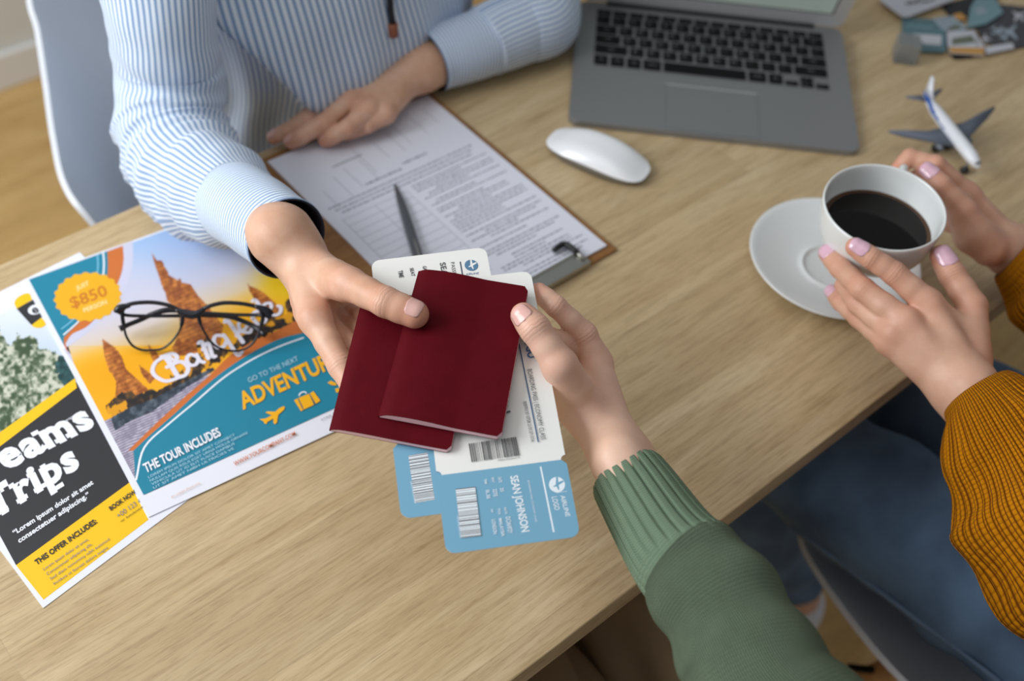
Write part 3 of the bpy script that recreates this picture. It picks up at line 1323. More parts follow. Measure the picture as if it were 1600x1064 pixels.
q0, q1, q2, q3 = w2p(i0), w2p(i1), w2p(i2), w2p(i3)
arcO = tr([(458, 1085), (560, 1050), (700, 960), (830, 860), (960, 740), (1003, 655), (1040, 575), (1050, 480), (1055, 400)], (0, 380, 7.6))
# corner sweep at the top left: pale halo, orange band, dark line, teal with two white lines
def arc(pts_h, close, mat):
    cc = catmull([tuple(q) for q in tr(pts_h, FH)], 5)
    p.poly([tuple(q) for q in cc] + close, mat)


topedge = lambda u: w2p(TL - dv * 0.008 + ex * u)
lefte = lambda u: w2p(TL - dv * u + ex * 0.022)
arc([(1120, -28), (1125, 150), (1105, 330), (1040, 520), (900, 760), (700, 950), (560, 1080), (300, 1260)], [lefte(.40), q3], PALE)
arc([(1003, 30), (1012, 190), (990, 340), (930, 500), (820, 690), (690, 880), (560, 1000), (400, 1080), (322, 1190)], [lefte(.355), q3], ORG)
arc([(818, 95), (825, 260), (810, 420), (740, 600), (620, 760), (520, 900), (400, 1020), (300, 1120)], [lefte(.32), q3], TEAL)
p.stroke(tr([(770, 110), (778, 260), (760, 420), (690, 600), (580, 760), (500, 900), (400, 1000), (300, 1085)], FH), 0.0014, WHT)
p.stroke(tr([(700, 135), (708, 260), (690, 400), (640, 560), (540, 740), (450, 870), (350, 960), (270, 1020)], FH), 0.0011, ink('sky', (130, 196, 226)))
# badge
bc = p.P(T2((590, 640), FH))
e1 = (p.P(T2((1000, 560), FH)) - bc)
e2 = Vector((-e1.y, e1.x, 0))
e1 = e1.normalized() * 0.0315
e2 = (p.P(T2((620, 330), FH)) - bc)
rr = []
bpx = T2((585, 636), FH)
for k in range(160):
    a = 2 * math.pi * k / 160
    s = 1 + 0.035 * math.cos(20 * a)
    ux, uy = 52.5 * math.cos(a) * s, 37.5 * math.sin(a) * s
    rr.append((bpx[0] + ux * 0.985 + uy * 0.10, bpx[1] + uy - ux * 0.10))
p.poly(rr, ink('badge', (238, 176, 20)))
CREAM = ink('cream', (250, 228, 160))
p.text('JUST', T2((455, 560), FH), T2((605, 495), FH), T2((440, 510), FH), CREAM, bold=0.02)
p.text('$850', T2((400, 775), FH), T2((830, 612), FH), T2((355, 650), FH), ink('rust', (206, 120, 28)), bold=0.015)
p.text('PERSON', T2((545, 825), FH), T2((820, 715), FH), T2((525, 775), FH), CREAM, bold=0.02)
# lower sweep
up1 = tr([(60, 1075), (210, 930), (330, 820), (440, 725), (520, 645), (620, 580), (740, 525), (868, 458)], FG)
lo1 = tr([(875, 530), (760, 560), (640, 618), (520, 695), (400, 790), (280, 900), (160, 1005), (85, 1075)], FG)
cu = catmull([tuple(q) for q in up1], 6)
cl = catmull([tuple(q) for q in lo1], 6)
right = w2p(BL + dv * 0.5 + ex * 0.985)
p.poly([tuple(q) for q in cu] + [w2p(BL + dv * .56 + ex * .985), w2p(BL + dv * .50 + ex * .985)] + [tuple(q) for q in cl], ORG)
p.poly([tuple(q) for q in cl[::-1]][0:] + [w2p(BL + dv * .50 + ex * .985), q1, q0, w2p(BL + dv * .13 + ex * .022)], TEAL)
p.stroke([w2p(BL + dv * .128 + ex * .024)] + tr([(135, 1060), (250, 950), (370, 850), (480, 755), (560, 698), (660, 640), (770, 590), (868, 555)], FG), 0.0016, WHT)
# handwritten Bangkok
SH = ink('script', (232, 228, 240))
for pts, w in (([(285, 742), (235, 755), (190, 735), (172, 705), (190, 665), (240, 640), (262, 655)], 4.2), ([(215, 642), (240, 655), (290, 735)], 5.0),
               ([(215, 642), (262, 628), (285, 645), (268, 675), (240, 690)], 4.6), ([(240, 690), (300, 665), (335, 690), (325, 725), (285, 740)], 4.6),
               ([(375, 640), (345, 632), (330, 655), (345, 680), (372, 678), (385, 655)], 4.2), ([(375, 632), (390, 660), (410, 668)], 4.2),
               ([(385, 580), (400, 575), (430, 650)], 4.4), ([(405, 610), (418, 585), (432, 585), (450, 640), (462, 640)], 4.2),
               ([(500, 545), (465, 545), (455, 575), (475, 600), (500, 595), (515, 570)], 4.4), ([(500, 540), (525, 575), (560, 630), (575, 632), (585, 618)], 4.2),
               ([(508, 482), (520, 475), (590, 575)], 4.6), ([(560, 545), (575, 520), (570, 490), (595, 480), (610, 500), (590, 520), (565, 530)], 3.8), ([(580, 525), (620, 530), (628, 515)], 4.0),
               ([(640, 470), (660, 490), (690, 480), (692, 450), (665, 430), (640, 440), (635, 465)], 4.2),
               ([(635, 385), (650, 385), (700, 455)], 4.6), ([(680, 420), (690, 400), (715, 395), (720, 415), (700, 430)], 3.8), ([(700, 432), (735, 450), (760, 440), (765, 415), (752, 408)], 4.0)):
    p.stroke(tr(pts, FG), w * 0.00088, SH)
p.text('GO TO THE NEXT', T2((290, 225), F3), T2((750, 18), F3), T2((272, 182), F3), ink('palesky', (176, 214, 232)), bold=0.0)
p.text('ADVENTURE', T2((232, 470), F3), T2((1130, 50), F3), T2((175, 325), F3), GOLD, bold=0.03)
p.poly(tr([(385, 560), (440, 555), (500, 525), (440, 500), (460, 488), (530, 492), (570, 458), (610, 440), (622, 452), (612, 475), (560, 520), (548, 590), (530, 608), (515, 595), (515, 555), (460, 585), (452, 605), (430, 600), (425, 582)], F3), GOLD)
p.poly(tr([(705, 385), (740, 370), (800, 470), (770, 488)], F3), GOLD)
p.poly(tr([(745, 365), (845, 325), (890, 428), (800, 470)], F3), GOLD)
p.poly(tr([(852, 322), (885, 302), (950, 390), (905, 420)], F3), GOLD)
p.stroke(tr([(752, 345), (765, 320), (800, 308), (822, 322)], F3), 0.0012, WHT)
p.stroke(tr([(745, 372), (790, 470)], F3), 0.0009, TEALD)
p.stroke(tr([(850, 330), (905, 425)], F3), 0.0009, TEALD)
p.poly(tr([(1015, 225), (1045, 205), (1100, 230), (1095, 250), (1050, 245)], F3), GOLD)
p.poly(tr([(1085, 280), (1120, 270), (1130, 310), (1095, 315)], F3), GOLD)
p.text('THE TOUR INCLUDES', T2((391, 684), FA), T2((594, 583), FA), T2((381, 661), FA), WHT, bold=0.03)
for k, s in enumerate(['LOREM IPSUM DOLOR SIT AMET CONSECT', 'NULLAM QUIS RISUS EGET URNA MOLLIS ORNARE', 'VEHICULA UT ID ELIT FUSCE DAPIBUS', 'UT SIT AMET NIBH ULTRICIES VE']):
    x0, y0 = 399 + k * 4.5, 699 + k * 9.5
    l = (232, 262, 222, 216)[k]
    p.text(s, T2((x0, y0), FA), T2((x0 + l, y0 - l * 0.495), FA), T2((x0 - 3, y0 - 6), FA), ink('palesky', (176, 214, 232)))
p.text('WWW.YOURCOMPANY.COM', T2((630, 666), FA), T2((794, 583), FA), T2((625, 655), FA), ink('rust2', (206, 112, 60)), bold=0.01)
p.text('BY LOREM IPSUM DOL', T2((461, 752), FA), T2((538, 713), FA), T2((459, 747), FA), ink('rust3', (214, 160, 130)))
p.text('STAR TE', T2((862, 545), FA), T2((905, 524), FA), T2((860, 540), FA), GRY)
p.build('printed_design', fl1)

# ---- clipboard, form, pen
board_m = wood('clipboard_board', lin((150, 104, 54)), lin((128, 84, 40)), lin((168, 122, 70)), 0.6, 3, 1.2, 0.5)
cb = root('clipboard', (0.535, 0.685, ZT), 'brown clipboard lying under the printed form', 'clipboard')
bm = bmesh.new()
bm_box(bm, (0.531, 0.6835, ZT + 0.0016), (0.235, 0.319, 0.003), bev=0.0008)
link('board', from_bm('board', bm), board_m, cb, sm=False)
chrome_m = basic('clip_metal', (176, 176, 168), 0.3, 0.85)
rubber_m = basic('black_rubber', (16, 18, 18), 0.45)
bm = bmesh.new()
cy0 = 0.5275
bm_box(bm, (0.555, cy0 + 0.004, ZT + 0.0085), (0.110, 0.016, 0.0022), bev=0.0008)
bm_box(bm, (0.555, cy0 + 0.0115, ZT + 0.0088), (0.110, 0.003, 0.004), bev=0.0008)
bm_box(bm, (0.555, cy0 - 0.004, ZT + 0.0060), (0.110, 0.0022, 0.007), bev=0.0008)
link('clip', from_bm('clip', bm), chrome_m, cb, sm=False)
for sx in (-1, 1):
    xe = 0.555 + sx * 0.050
    me = tube('clip_wire', [(xe, cy0 + 0.0, ZT + 0.0115, 0.0018), (xe, cy0 + 0.014, ZT + 0.0115, 0.0018)], 10, 2)
    link('clip_wire', me, chrome_m, cb)
    me = tube('rubber_tip', [(xe, cy0 + 0.010, ZT + 0.0122, 0.0030), (xe, cy0 + 0.024, ZT + 0.0112, 0.0032), (xe - sx * 0.004, cy0 + 0.028, ZT + 0.0110, 0.0030), (xe - sx * 0.016, cy0 + 0.027, ZT + 0.0110, 0.0028)], 12, 4)
    link('rubber_tip', me, rubber_m, cb)
zf = 0.0058
fr = root('printed_form', (0.543, 0.685, ZT + 0.0032), 'white sheets with a printed form held on the clipboard', 'paper')
C4 = [A(418, 252, zf), A(668, 148, zf), A(948, 383, zf)]
C4.append(C4[0] + (C4[2] - C4[1]))
slab('paper', [C4[0], C4[1], C4[2], C4[3]], UP, 0.0024, basic('form_paper', (226, 228, 240), 0.65), fr)
p = Print((0, 0, ZT + zf), UP)
org, fx, fy = C4[0], (C4[1] - C4[0]), (C4[3] - C4[0])
INK1, INK2 = ink('form', (128, 130, 144)), ink('form_line', (168, 170, 182))


def fq(u, v):
    return tuple(org + fx * u + fy * v)


def fbar(u0, u1, v, h, mat):
    p.poly([fq(u0, v), fq(u1, v), fq(u1, v + h), fq(u0, v + h)], mat, up=False)


def fv(u, v0, v1, mat, w=0.0035):
    p.poly([fq(u, v0), fq(u + w, v0), fq(u + w, v1), fq(u, v1)], mat, up=False)


def words(u0, u1, v, h, mat):
    u = u0
    while u < u1:
        l = rnd.uniform(0.008, 0.034)
        fbar(u, min(u + l, u1), v, h, mat)
        u += l + rnd.uniform(0.004, 0.008)


for (u, a, b) in [(.10, .24, .34), (.20, .20, .33), (.28, .18, .30), (.38, .17, .29), (.40, .10, .26), (.52, .12, .22), (.62, .10, .22), (.68, .06, .20), (.80, .05, .18), (.90, .06, .16)]:
    fv(u, a, b, INK2)
fbar(.24, .42, .15, .005, INK1)
v = 0.20
for k in range(3):
    words(.05 + .02 * k, .93 - 0.02 * k, .325 + k * 0.02, .006, INK1)
words(.30, .52, .29, .008, INK1)
words(.55, .70, .27, .008, INK1)
v = 0.39
while v < 0.96:
    a = .48 + rnd.choice([0, .0, .04, .1])
    b = .95 - rnd.choice([0, 0, .05, .18])
    words(a, b, v, .0055, INK1)
    v += rnd.choice([.0145, .0145, .016, .026])
for k in range(14):
    fbar(.06, .44, .40 + k * 0.036, .0022, INK2)
for u in (.06, .25, .44):
    fv(u, .40, .86, INK2, 0.003)
words(.08, .42, .91, .006, INK1)
fv(.70, .42, .43, INK1, .012)
p.build('printed_text', fr)
pen_m = basic('pen_silver', (118, 120, 124), 0.32, 0.75)
pr = root('pen', A(640, 350, zf), 'silver metal pen lying on the printed form', 'pen')
a, b = A(617, 287, zf + 0.0024), A(667, 445, zf + 0.0055)
d = (b - a)
pts = []
for t, r in ((0, .0010), (.03, .0016), (.09, .0026), (.2, .0040), (.34, .0048), (.55, .0052), (.8, .0052), (1.0, .0050)):
    q = a + d * t
    pts.append((q.x, q.y, ZT + zf + r, r))
link('barrel', tube('barrel', pts, 20, 4), pen_m, pr)
cpt = [a + d * t for t in (.62, .8, 1.0)]
me = tube('clip', [(q.x, q.y, ZT + zf + 0.0118, 0.0011) for q in cpt], 8, 3)
link('clip', me, chrome_m, pr)

# ================================================================== LAPTOP
alu_m = basic('laptop_aluminium', (142, 143, 144), 0.42, 0.45, bump=0.03, bscale=2500)
alu_e = basic('laptop_edge', (170, 172, 174), 0.3, 0.8)
key_m = basic('key_black', (14, 14, 16), 0.6, **{'Specular IOR Level': 0.2})
leg_w = basic('key_legend', (120, 122, 128), 0.6)
LO = Vector((0.7397, 0.7012, ZT))
LA = -0.7824
lt = root('laptop', LO, 'silver open laptop with black keys at the back of the table', 'laptop', rz=LA)
tilt = math.atan2(0.009, 0.227)
LM = Matrix.Translation(LO) @ Matrix.Rotation(LA, 4, 'Z')
LT = LM @ Matrix.Translation((0, 0, 0.0075)) @ Matrix.Rotation(tilt, 4, 'X')     # top face frame


def rounded(w, h, r, seg=6, x0=0.0, y0=0.0):
    out = []
    for cx, cy, a0 in ((w - r, r, -90), (w - r, h - r, 0), (r, h - r, 90), (r, r, 180)):
        for k in range(seg + 1):
            a = math.radians(a0 + 90 * k / seg)
            out.append((x0 + cx + r * math.cos(a), y0 + cy + r * math.sin(a)))
    return out


def ext(name, outline, z0_, z1_, M, mat, parent, bev=0.0, inset=0.0, insr=0.0):
    bm = bmesh.new()
    top = [bm.verts.new(M @ Vector((x, y, z1_))) for x, y in outline]
    bot = [bm.verts.new(M @ Vector((x, y, z0_))) for x, y in outline]
    f = bm.faces.new(top)
    bm.faces.new(bot[::-1])
    n = len(top)
    for i in range(n):
        j = (i + 1) % n
        bm.faces.new((top[i], bot[i], bot[j], top[j]))
    if bev:
        es = list(f.edges)
        bmesh.ops.bevel(bm, geom=es, offset=bev, segments=2, affect='EDGES', profile=0.5)
    me = from_bm(name, bm)
    if parent is None:
        return me
    return link(name, me, mat, parent, sm=False)


base = ext('base', rounded(.325, .227, .012), -0.0068, 0.0, LT, alu_m, lt, bev=0.0009)
ext('trackpad', rounded(.1055, .0775, .002, 3, .1083, .0045), 0.0, 0.00025, LT, alu_m, lt)
p = Print(LT @ Vector((0, 0, 0.0)), (LT.to_3x3() @ UP), base=0.00026)
S1 = ink('seam', (96, 98, 100))
gl = lambda x, y: tuple(LT @ Vector((x, y, 0)))
for a, b in (((.1083, .0045), (.1083, .082)), ((.2138, .0045), (.2138, .082)), ((.1083, .0045), (.2138, .0045))):
    p.stroke([gl(*a), gl(*b)], 0.0004, S1, sub=1)
p.stroke([gl(.1083, .082), gl(.2138, .082)], 0.0012, ink('seam_highlight', (196, 198, 200)), sub=1)  # highlight on the trackpad's upper edge, painted as a bright line
p.build('trackpad_seam', lt)
ext('keyboard_well', rounded(.2775, .112, .002, 3, .0228, .1005), 0.0, 0.0002, LT, basic('keywell', (128, 129, 132), 0.5, 0.4), lt)
rows = [
    (.2012, .0092, ['esc'] + ['F%d' % k for k in range(1, 13)] + ['o'], [1] * 14),
    (.1830, .0155, list('`1234567890-=') + ['del'], [1] * 13 + [1.55]),
    (.1640, .0155, ['tab'] + list('QWERTYUIOP[]') + ['\\'], [1.55] + [1] * 13),
    (.1450, .0155, ['caps'] + list('ASDFGHJKL;') + ["'", 'ret'], [1.83] + [1] * 11 + [1.83]),
    (.1260, .0155, ['shift'] + list('ZXCVBNM,./') + ['shift'], [2.37] + [1] * 10 + [2.37]),
    (.1040, .0175, ['fn', 'ctl', 'alt', 'cmd', '', 'cmd', 'alt'], [1, 1, 1, 1.28, 5.35, 1.28, 1]),
]
xl, xr, gap = .0240, .2990, .0034
unit = (xr - xl - 13 * gap) / 14.55


def key(x, y, w, h, s):
    me = ext('key', rounded(w, h, .0012, 3, x, y), 0.0002, 0.0011, LT, key_m, None, bev=0.0002)
    mes = [(me, key_m)]
    mats = [key_m]
    if s:
        V, Fc = glyphs(s, 0.0)
        hh = h * (0.34 if len(s) == 1 else 0.22)
        x0, x1 = V[:, 0].min(), V[:, 0].max()
        y0, y1 = V[:, 1].min(), V[:, 1].max()
        k = hh / max(y1 - y0, 0.45)
        cx = x + w * (0.36 if len(s) == 1 else 0.5)
        cy = y + h * 0.58
        vs = [LT @ Vector((cx + (v[0] - (x0 + x1) / 2) * k, cy + (v[1] - (y0 + y1) / 2) * k, 0.00114)) for v in V]
        mes.append((mesh('g', vs, Fc), leg_w))
    me, mats = join_me('key', mes)
    link('key', me, mats, lt, sm=False)


for (y, h, labs, ws) in rows:
    if labs[0] == 'fn':
        x = xl
        for s, w in zip(labs, ws):
            ww = unit * w + (gap * (round(w) - 1) if w > 2 else 0) - (0 if w < 2 else .002)
            key(x, y, ww, h, s)
            x += ww + gap
        rem = (xr - x - 2 * gap) / 3
        key(x, y, rem, h * .46, '<')
        key(x + rem + gap, y, rem, h * .46, 'v')
        key(x + rem + gap, y + h * .54, rem, h * .46, '^')
        key(x + 2 * (rem + gap), y, rem, h * .46, '>')
    else:
        tot = sum(ws)
        u = (xr - xl - gap * (len(ws) - 1)) / tot
        x = xl
        for s, w in zip(labs, ws):
            key(x, y, u * w, h, s)
            x += u * w + gap
# hinge slot and lid
bm = bmesh.new()
bm_box(bm, (.1625, .2245, .0006), (.256, .0065, .0024), mat4=LT)
link('hinge', from_bm('hinge', bm), basic('hinge_black', (22, 26, 28), 0.4), lt, sm=False)
LL = LT @ Matrix.Translation((0, .2285, .001)) @ Matrix.Rotation(math.radians(108), 4, 'X')
lid = ext('lid', rounded(.325, .222, .011), -0.0038, 0.0012, LL, basic('lid_silver', (214, 216, 218), 0.38, 0.25), lt, bev=0.0006)
SL = LL
ext('screen_bezel', rounded(.290, .183, .001, 2, .0175, .0235), 0.0012, 0.0016, SL, basic('bezel_dark', (60, 64, 66), 0.4), lt)
t = NT('screen')
t.b.inputs['Base Color'].default_value = lin((40, 48, 46))
t.b.inputs['Roughness'].default_value = 0.15
t.b.inputs['Emission Color'].default_value = lin((176, 190, 182))
t.b.inputs['Emission Strength'].default_value = 0.42
ext('screen', rounded(.286, .179, .001, 2, .0195, .0255), 0.0016, 0.0018, SL, t.m, lt)
bm = bmesh.new()
bm_box(bm, (.163, -0.0005, -0.0016), (.040, .0015, .0006), mat4=LT)
link('finger_notch', from_bm('notch', bm), alu_e, lt, sm=False)

# ================================================================== MOUSE
mc = Vector((0.7255, 0.6375, ZT))
ma = math.radians(-70)
ms = root('computer_mouse', mc, 'white low computer mouse in front of the laptop', 'computer mouse', rz=ma)
MM = Matrix.Translation(mc) @ Matrix.Rotation(ma, 4, 'Z')


def mouse_shell(zs, ze, top=True):
    vs, fs = [], []
    NX, NY = 40, 24
    return vs, fs


def superell(a, n=3.1):
    c, s = math.cos(a), math.sin(a)
    return (math.copysign(abs(c) ** (2 / n), c), math.copysign(abs(s) ** (2 / n), s))


vs, fs = [], []
K, J = 64, 16
for j in range(J + 1):
    t = j / J            # 0 rim .. 1 centre
    s = math.cos(t * math.pi / 2)
    for k in range(K):
        x, y = superell(2 * math.pi * k / K, 2.9)
        X, Y = x * .0585 * s, y * .0280 * s
        lift = 0.0085 + 0.0125 * (1 - (X / .062) ** 2) * (1 - 0.9 * s ** 5) + 0.0035 * (1 - (X / .057) ** 2)
        vs.append(MM @ Vector((X, Y, lift)))
for j in range(J):
    for k in range(K):
        k2 = (k + 1) % K
        fs.append((j * K + k, j * K + k2, (j + 1) * K + k2, (j + 1) * K + k))
link('shell', mesh('shell', vs, fs), basic('mouse_white', (250, 252, 255), 0.22, **{'Coat Weight': 0.4}), ms)
vs, fs = [], []
for (s, zf_) in ((1.0, None), (0.985, .0), (0.86, -1.0)):
    for k in range(K):
        x, y = superell(2 * math.pi * k / K, 2.9)
        X, Y = x * .0585 * s, y * .0280 * s
        rimz = 0.0085 + 0.0035 * (1 - (X / .057) ** 2) + 0.0125 * (1 - (X / .062) ** 2) * 0.1
        z = rimz if zf_ is None else (rimz - 0.0022 if zf_ == 0 else 0.0008)
        vs.append(MM @ Vector((X, Y, z)))
for j in range(2):
    for k in range(K):
        k2 = (k + 1) % K
        fs.append((j * K + k, (j + 1) * K + k, (j + 1) * K + k2, j * K + k2))
fs.append(tuple(range(3 * K - 1, 2 * K - 1, -1)))
link('base', mesh('base', vs, fs), basic('mouse_base', (150, 152, 154), 0.4, 0.5), ms)

# ================================================================== SAUCER, CUP, COFFEE
china_m = basic('white_china', (232, 236, 236), 0.18, **{'Coat Weight': 0.3, 'Coat Roughness': 0.08})
sc_ = Vector((0.8045, 0.3768, ZT))
o = link('saucer', lathe('saucer', [(0.0, .004), (.024, .004), (.0275, .0052), (.0285, .0068), (.0295, .0068), (.031, .0056), (.036, .0058), (.050, .0085), (.066, .0140), (.078, .0188), (.0835, .0212), (.0848, .0212), (.0850, .0200), (.078, .0160), (.064, .0108), (.048, .0052), (.036, .0022), (.032, .0), (.029, .0), (.027, .0022), (0, .0022)], 96, Matrix.Translation(sc_)), china_m)
tag(o, 'white round china saucer on the table under the raised coffee cup', 'saucer')
CT = Vector((0.7784, 0.3381, ZT + 0.13))
CR = Matrix.Rotation(-0.0646, 4, 'Y') @ Matrix.Rotation(0.011, 4, 'X')
CM = Matrix.Translation(CT) @ CR @ Matrix.Translation((0, 0, -0.064))
cupr = root('coffee_cup', CM @ Vector((0, 0, 0)), 'white china cup of black coffee held between two hands', 'cup')
PROF = [(0, 0.0035), (.020, .003), (.024, .0), (.0262, .0), (.0275, .0035), (.0300, .0065), (.0380, .0110), (.0445, .0180), (.0490, .0270), (.0520, .0380), (.0536, .0500), (.0544, .0600), (.0546, .0632), (.0541, .0645), (.0531, .0645), (.0525, .0630), (.0520, .0560), (.0506, .0430), (.0480, .0320), (.0440, .0220), (.0370, .0140), (.0250, .0080), (0, .0065)]
link('bowl', lathe('bowl', PROF, 96, CM), china_m, cupr)
hq = A(1413, 262, .118)
ha = math.atan2(hq.y - CT.y, hq.x - CT.x)
hp = []
for (r_, z_) in ((.0563, .0525), (.0610, .0560), (.0690, .0535), (.0730, .0440), (.0690, .0340), (.0590, .0275), (.0512, .0255)):
    q = CM @ Vector((r_ * math.cos(ha), r_ * math.sin(ha), z_))
    hp.append((*q, 0.0042))
link('handle', tube('handle', hp, 14, 5), china_m, cupr)
cof_m = NT('coffee')
lw = cof_m.n('ShaderNodeTexCoord')
vv = cof_m.coords('Object')
cof_m.b.inputs['Base Color'].default_value = lin((14, 8, 5))
cof_m.b.inputs['Specular IOR Level'].default_value = 0.22
cof_m.b.inputs['Roughness'].default_value = 0.06
cof = root('coffee', CM @ Vector((0, 0, 0.036)), 'black coffee filling the held white cup', 'coffee')
lvl = ZT + 0.13 - 0.0255
cpos = CM @ Vector((0, 0, 0.0385))
crr = 0.0494
link('liquid', lathe('liquid', [(0, 0), (crr - .004, 0.0)], 64, Matrix.Translation((cpos.x, cpos.y, lvl))), cof_m.m, cof)
link('amber_rim', lathe('amber_rim', [(crr - .004, 0.0), (crr - .0015, .0001), (crr, .0004)], 64, Matrix.Translation((cpos.x, cpos.y, lvl))), basic('coffee_rim', (74, 44, 12), 0.1), cof)
CUPINV = CM.inverted()


def cup_d(P):
    """approximate distance to the outside of the cup (world point)"""
    q = CUPINV @ Vector(P)
    r = math.hypot(q.x, q.y)
    zs = [z for _, z in PROF[2:14]]
    rs = [r_ for r_, _ in PROF[2:14]]
    if q.z > zs[-1]:
        return math.hypot(r - rs[-1], q.z - zs[-1])
    R = float(np.interp(q.z, zs, rs))
    s = max(0.0, (float(np.interp(q.z + .002, zs, rs)) - float(np.interp(q.z - .002, zs, rs))) / .004)
    return (r - R) / math.sqrt(1 + s * s)


def on_cup(px, py, off):
    """the first point along the line of sight that lies `off` outside the cup wall"""
    d = ray(px, py)
    t = 0.7
    while t < 1.4:
        P = CAMP + d * t
        if cup_d(P) < off:
            return P
        t += 0.0005
    return A(px, py, 0.10)

# ================================================================== EYEGLASSES
gm = basic('glasses_black', (24, 26, 34), 0.22)
GB0, GB1 = A(235, 552, z1 + .002), A(385, 556, z1 + .002)
gu = (GB1 - GB0).normalized()
GNn = (gu.cross(Vector((0, 0, 1)))).normalized()        # towards the camera side
if GNn.dot(CAMP - GB0) < 0:
    GNn = -GNn
gn = (GNn * 0.80 + Vector((0, 0, 1)) * 0.60).normalized()
GG = lambda q, f=(160, 460, 5.333), off=0.0: hit(f[0] + q[0] / f[2], f[1] + q[1] / f[2], GB0 + gn * off, gn)
gr = root('eyeglasses', A(300, 540, z1), 'black framed eyeglasses standing folded on the Bangkok flyer', 'eyeglasses')
rimL = [(165, 140), (195, 95), (280, 72), (400, 66), (500, 78), (590, 105), (650, 150), (668, 200), (655, 270), (620, 340), (560, 410), (490, 455), (400, 465), (320, 460), (250, 425), (200, 350), (180, 270), (168, 200)]
rimR = [(1335, 175), (1305, 115), (1210, 85), (1100, 72), (1000, 72), (900, 95), (830, 130), (805, 170), (815, 240), (860, 330), (910, 400), (980, 450), (1070, 470), (1160, 465), (1240, 420), (1290, 350), (1320, 260), (1335, 210)]


def rimtube(pts, name, parent):
    P = [GG(q) for q in pts]
    S = catmull([tuple(q) for q in P + P[:1]], 5)[:-1]
    n = len(S)
    T = np.roll(S, -1, 0) - np.roll(S, 1, 0)
    T /= np.linalg.norm(T, axis=1)[:, None]
    N = np.array(tuple(gn))
    Bv = np.cross(T, N)
    top = np.array([0.0012 + 0.0012 * max(0, (GG((700, 250)).z - s[2]) / -0.03) for s in S])
    vs, fs = [], []
    for i in range(n):
        for a in range(8):
            th = 2 * math.pi * a / 8
            vs.append(S[i] + Bv[i] * math.cos(th) * (0.00105 + (0.0008 if S[i][2] > S[:, 2].mean() else 0)) + N * math.sin(th) * 0.0018)
    for i in range(n):
        j = (i + 1) % n
        for a in range(8):
            b = (a + 1) % 8
            fs.append((i * 8 + a, j * 8 + a, j * 8 + b, i * 8 + b))
    link(name, mesh(name, vs, fs), gm, parent)
    return S


lens_m = NT('lens_glass')
lens_m.b.inputs['Transmission Weight'].default_value = 1.0
lens_m.b.inputs['Roughness'].default_value = 0.0
lens_m.b.inputs['IOR'].default_value = 1.02
lens_m.b.inputs['Base Color'].default_value = (0.97, 0.98, 1, 1)
for pts in (rimL, rimR):
    S = rimtube(pts, 'rim', gr)
    c = S.mean(0)
    N = np.array(tuple(gn))
    vs = [c] + [q for q in S]
    fs = [(0, 1 + i, 1 + (i + 1) % len(S)) for i in range(len(S))]
    link('lens', mesh('lens', vs, fs), lens_m.m, gr)


def gtube(name, q, r, off=0.0, sub=4, parent=gr):
    P = [GG(a, off=off if isinstance(off, (int, float)) else off[i]) for i, a in enumerate(q)]
    rr = r if isinstance(r, (list, tuple)) else [r] * len(P)
    return link(name, tube(name, [(*p, x) for p, x in zip(P, rr)], 12, sub), gm, parent)


gtube('bridge', [(610, 125), (680, 160), (750, 175), (810, 150), (850, 120)], [.0018, .0030, .0034, .0030, .0018], 0.0005)
gtube('end_piece', [(128, 150), (135, 122), (180, 102), (230, 92)], [.0034, .0036, .0028, .0018])
gtube('end_piece', [(1405, 175), (1375, 140), (1330, 118), (1270, 98)], [.0036, .0036, .0028, .0018])
gtube('temple', [(135, 140), (190, 172), (330, 180), (520, 180), (660, 178), (850, 168), (1040, 180), (1180, 225), (1280, 275), (1360, 340)], [.0024, .0016, .0016, .0016, .0018, .0026, .0024, .0022, .0022, .0028], [-.002, -.006, -.010, -.014, -.017, -.020, -.021, -.020, -.017, -.012])
gtube('temple', [(1395, 180), (1320, 172), (1150, 170), (950, 160), (760, 150), (560, 130), (430, 160), (310, 215), (210, 255), (145, 288)], [.0026, .0018, .0016, .0016, .0018, .0026, .0024, .0022, .0022, .0030], [-.002, -.007, -.010, -.012, -.013, -.014, -.014, -.013, -.011, -.009])

# ================================================================== MODEL AEROPLANE
pw = basic('plane_white', (232, 236, 244), 0.25, **{'Coat Weight': 0.3})
pg = basic('plane_grey', (104, 112, 126), 0.4)
pb = basic('plane_blue', (30, 84, 164), 0.3)
pd = basic('plane_dark', (28, 30, 36), 0.4)
N0, T0 = A(1531, 261, .022), A(1441, 147, .036)
N0, T0 = Vector(N0), Vector(T0)
ax = (N0 - T0)
PL = ax.length
axn = ax.normalized()
sd = Vector((0, 0, 1)).cross(axn).normalized()      # to the aircraft's left
upn = axn.cross(sd)
PMt = Matrix((axn, sd, upn)).transposed().to_4x4()
PMt.translation = T0
ar = root('model_aeroplane', (T0 + N0) / 2 - Vector((0, 0, .028)), 'small white model aeroplane with grey wings and blue stripe on the table', 'model aeroplane')


def PW(x, y, z):
    return PMt @ Vector((x * PL, y * PL, z * PL))


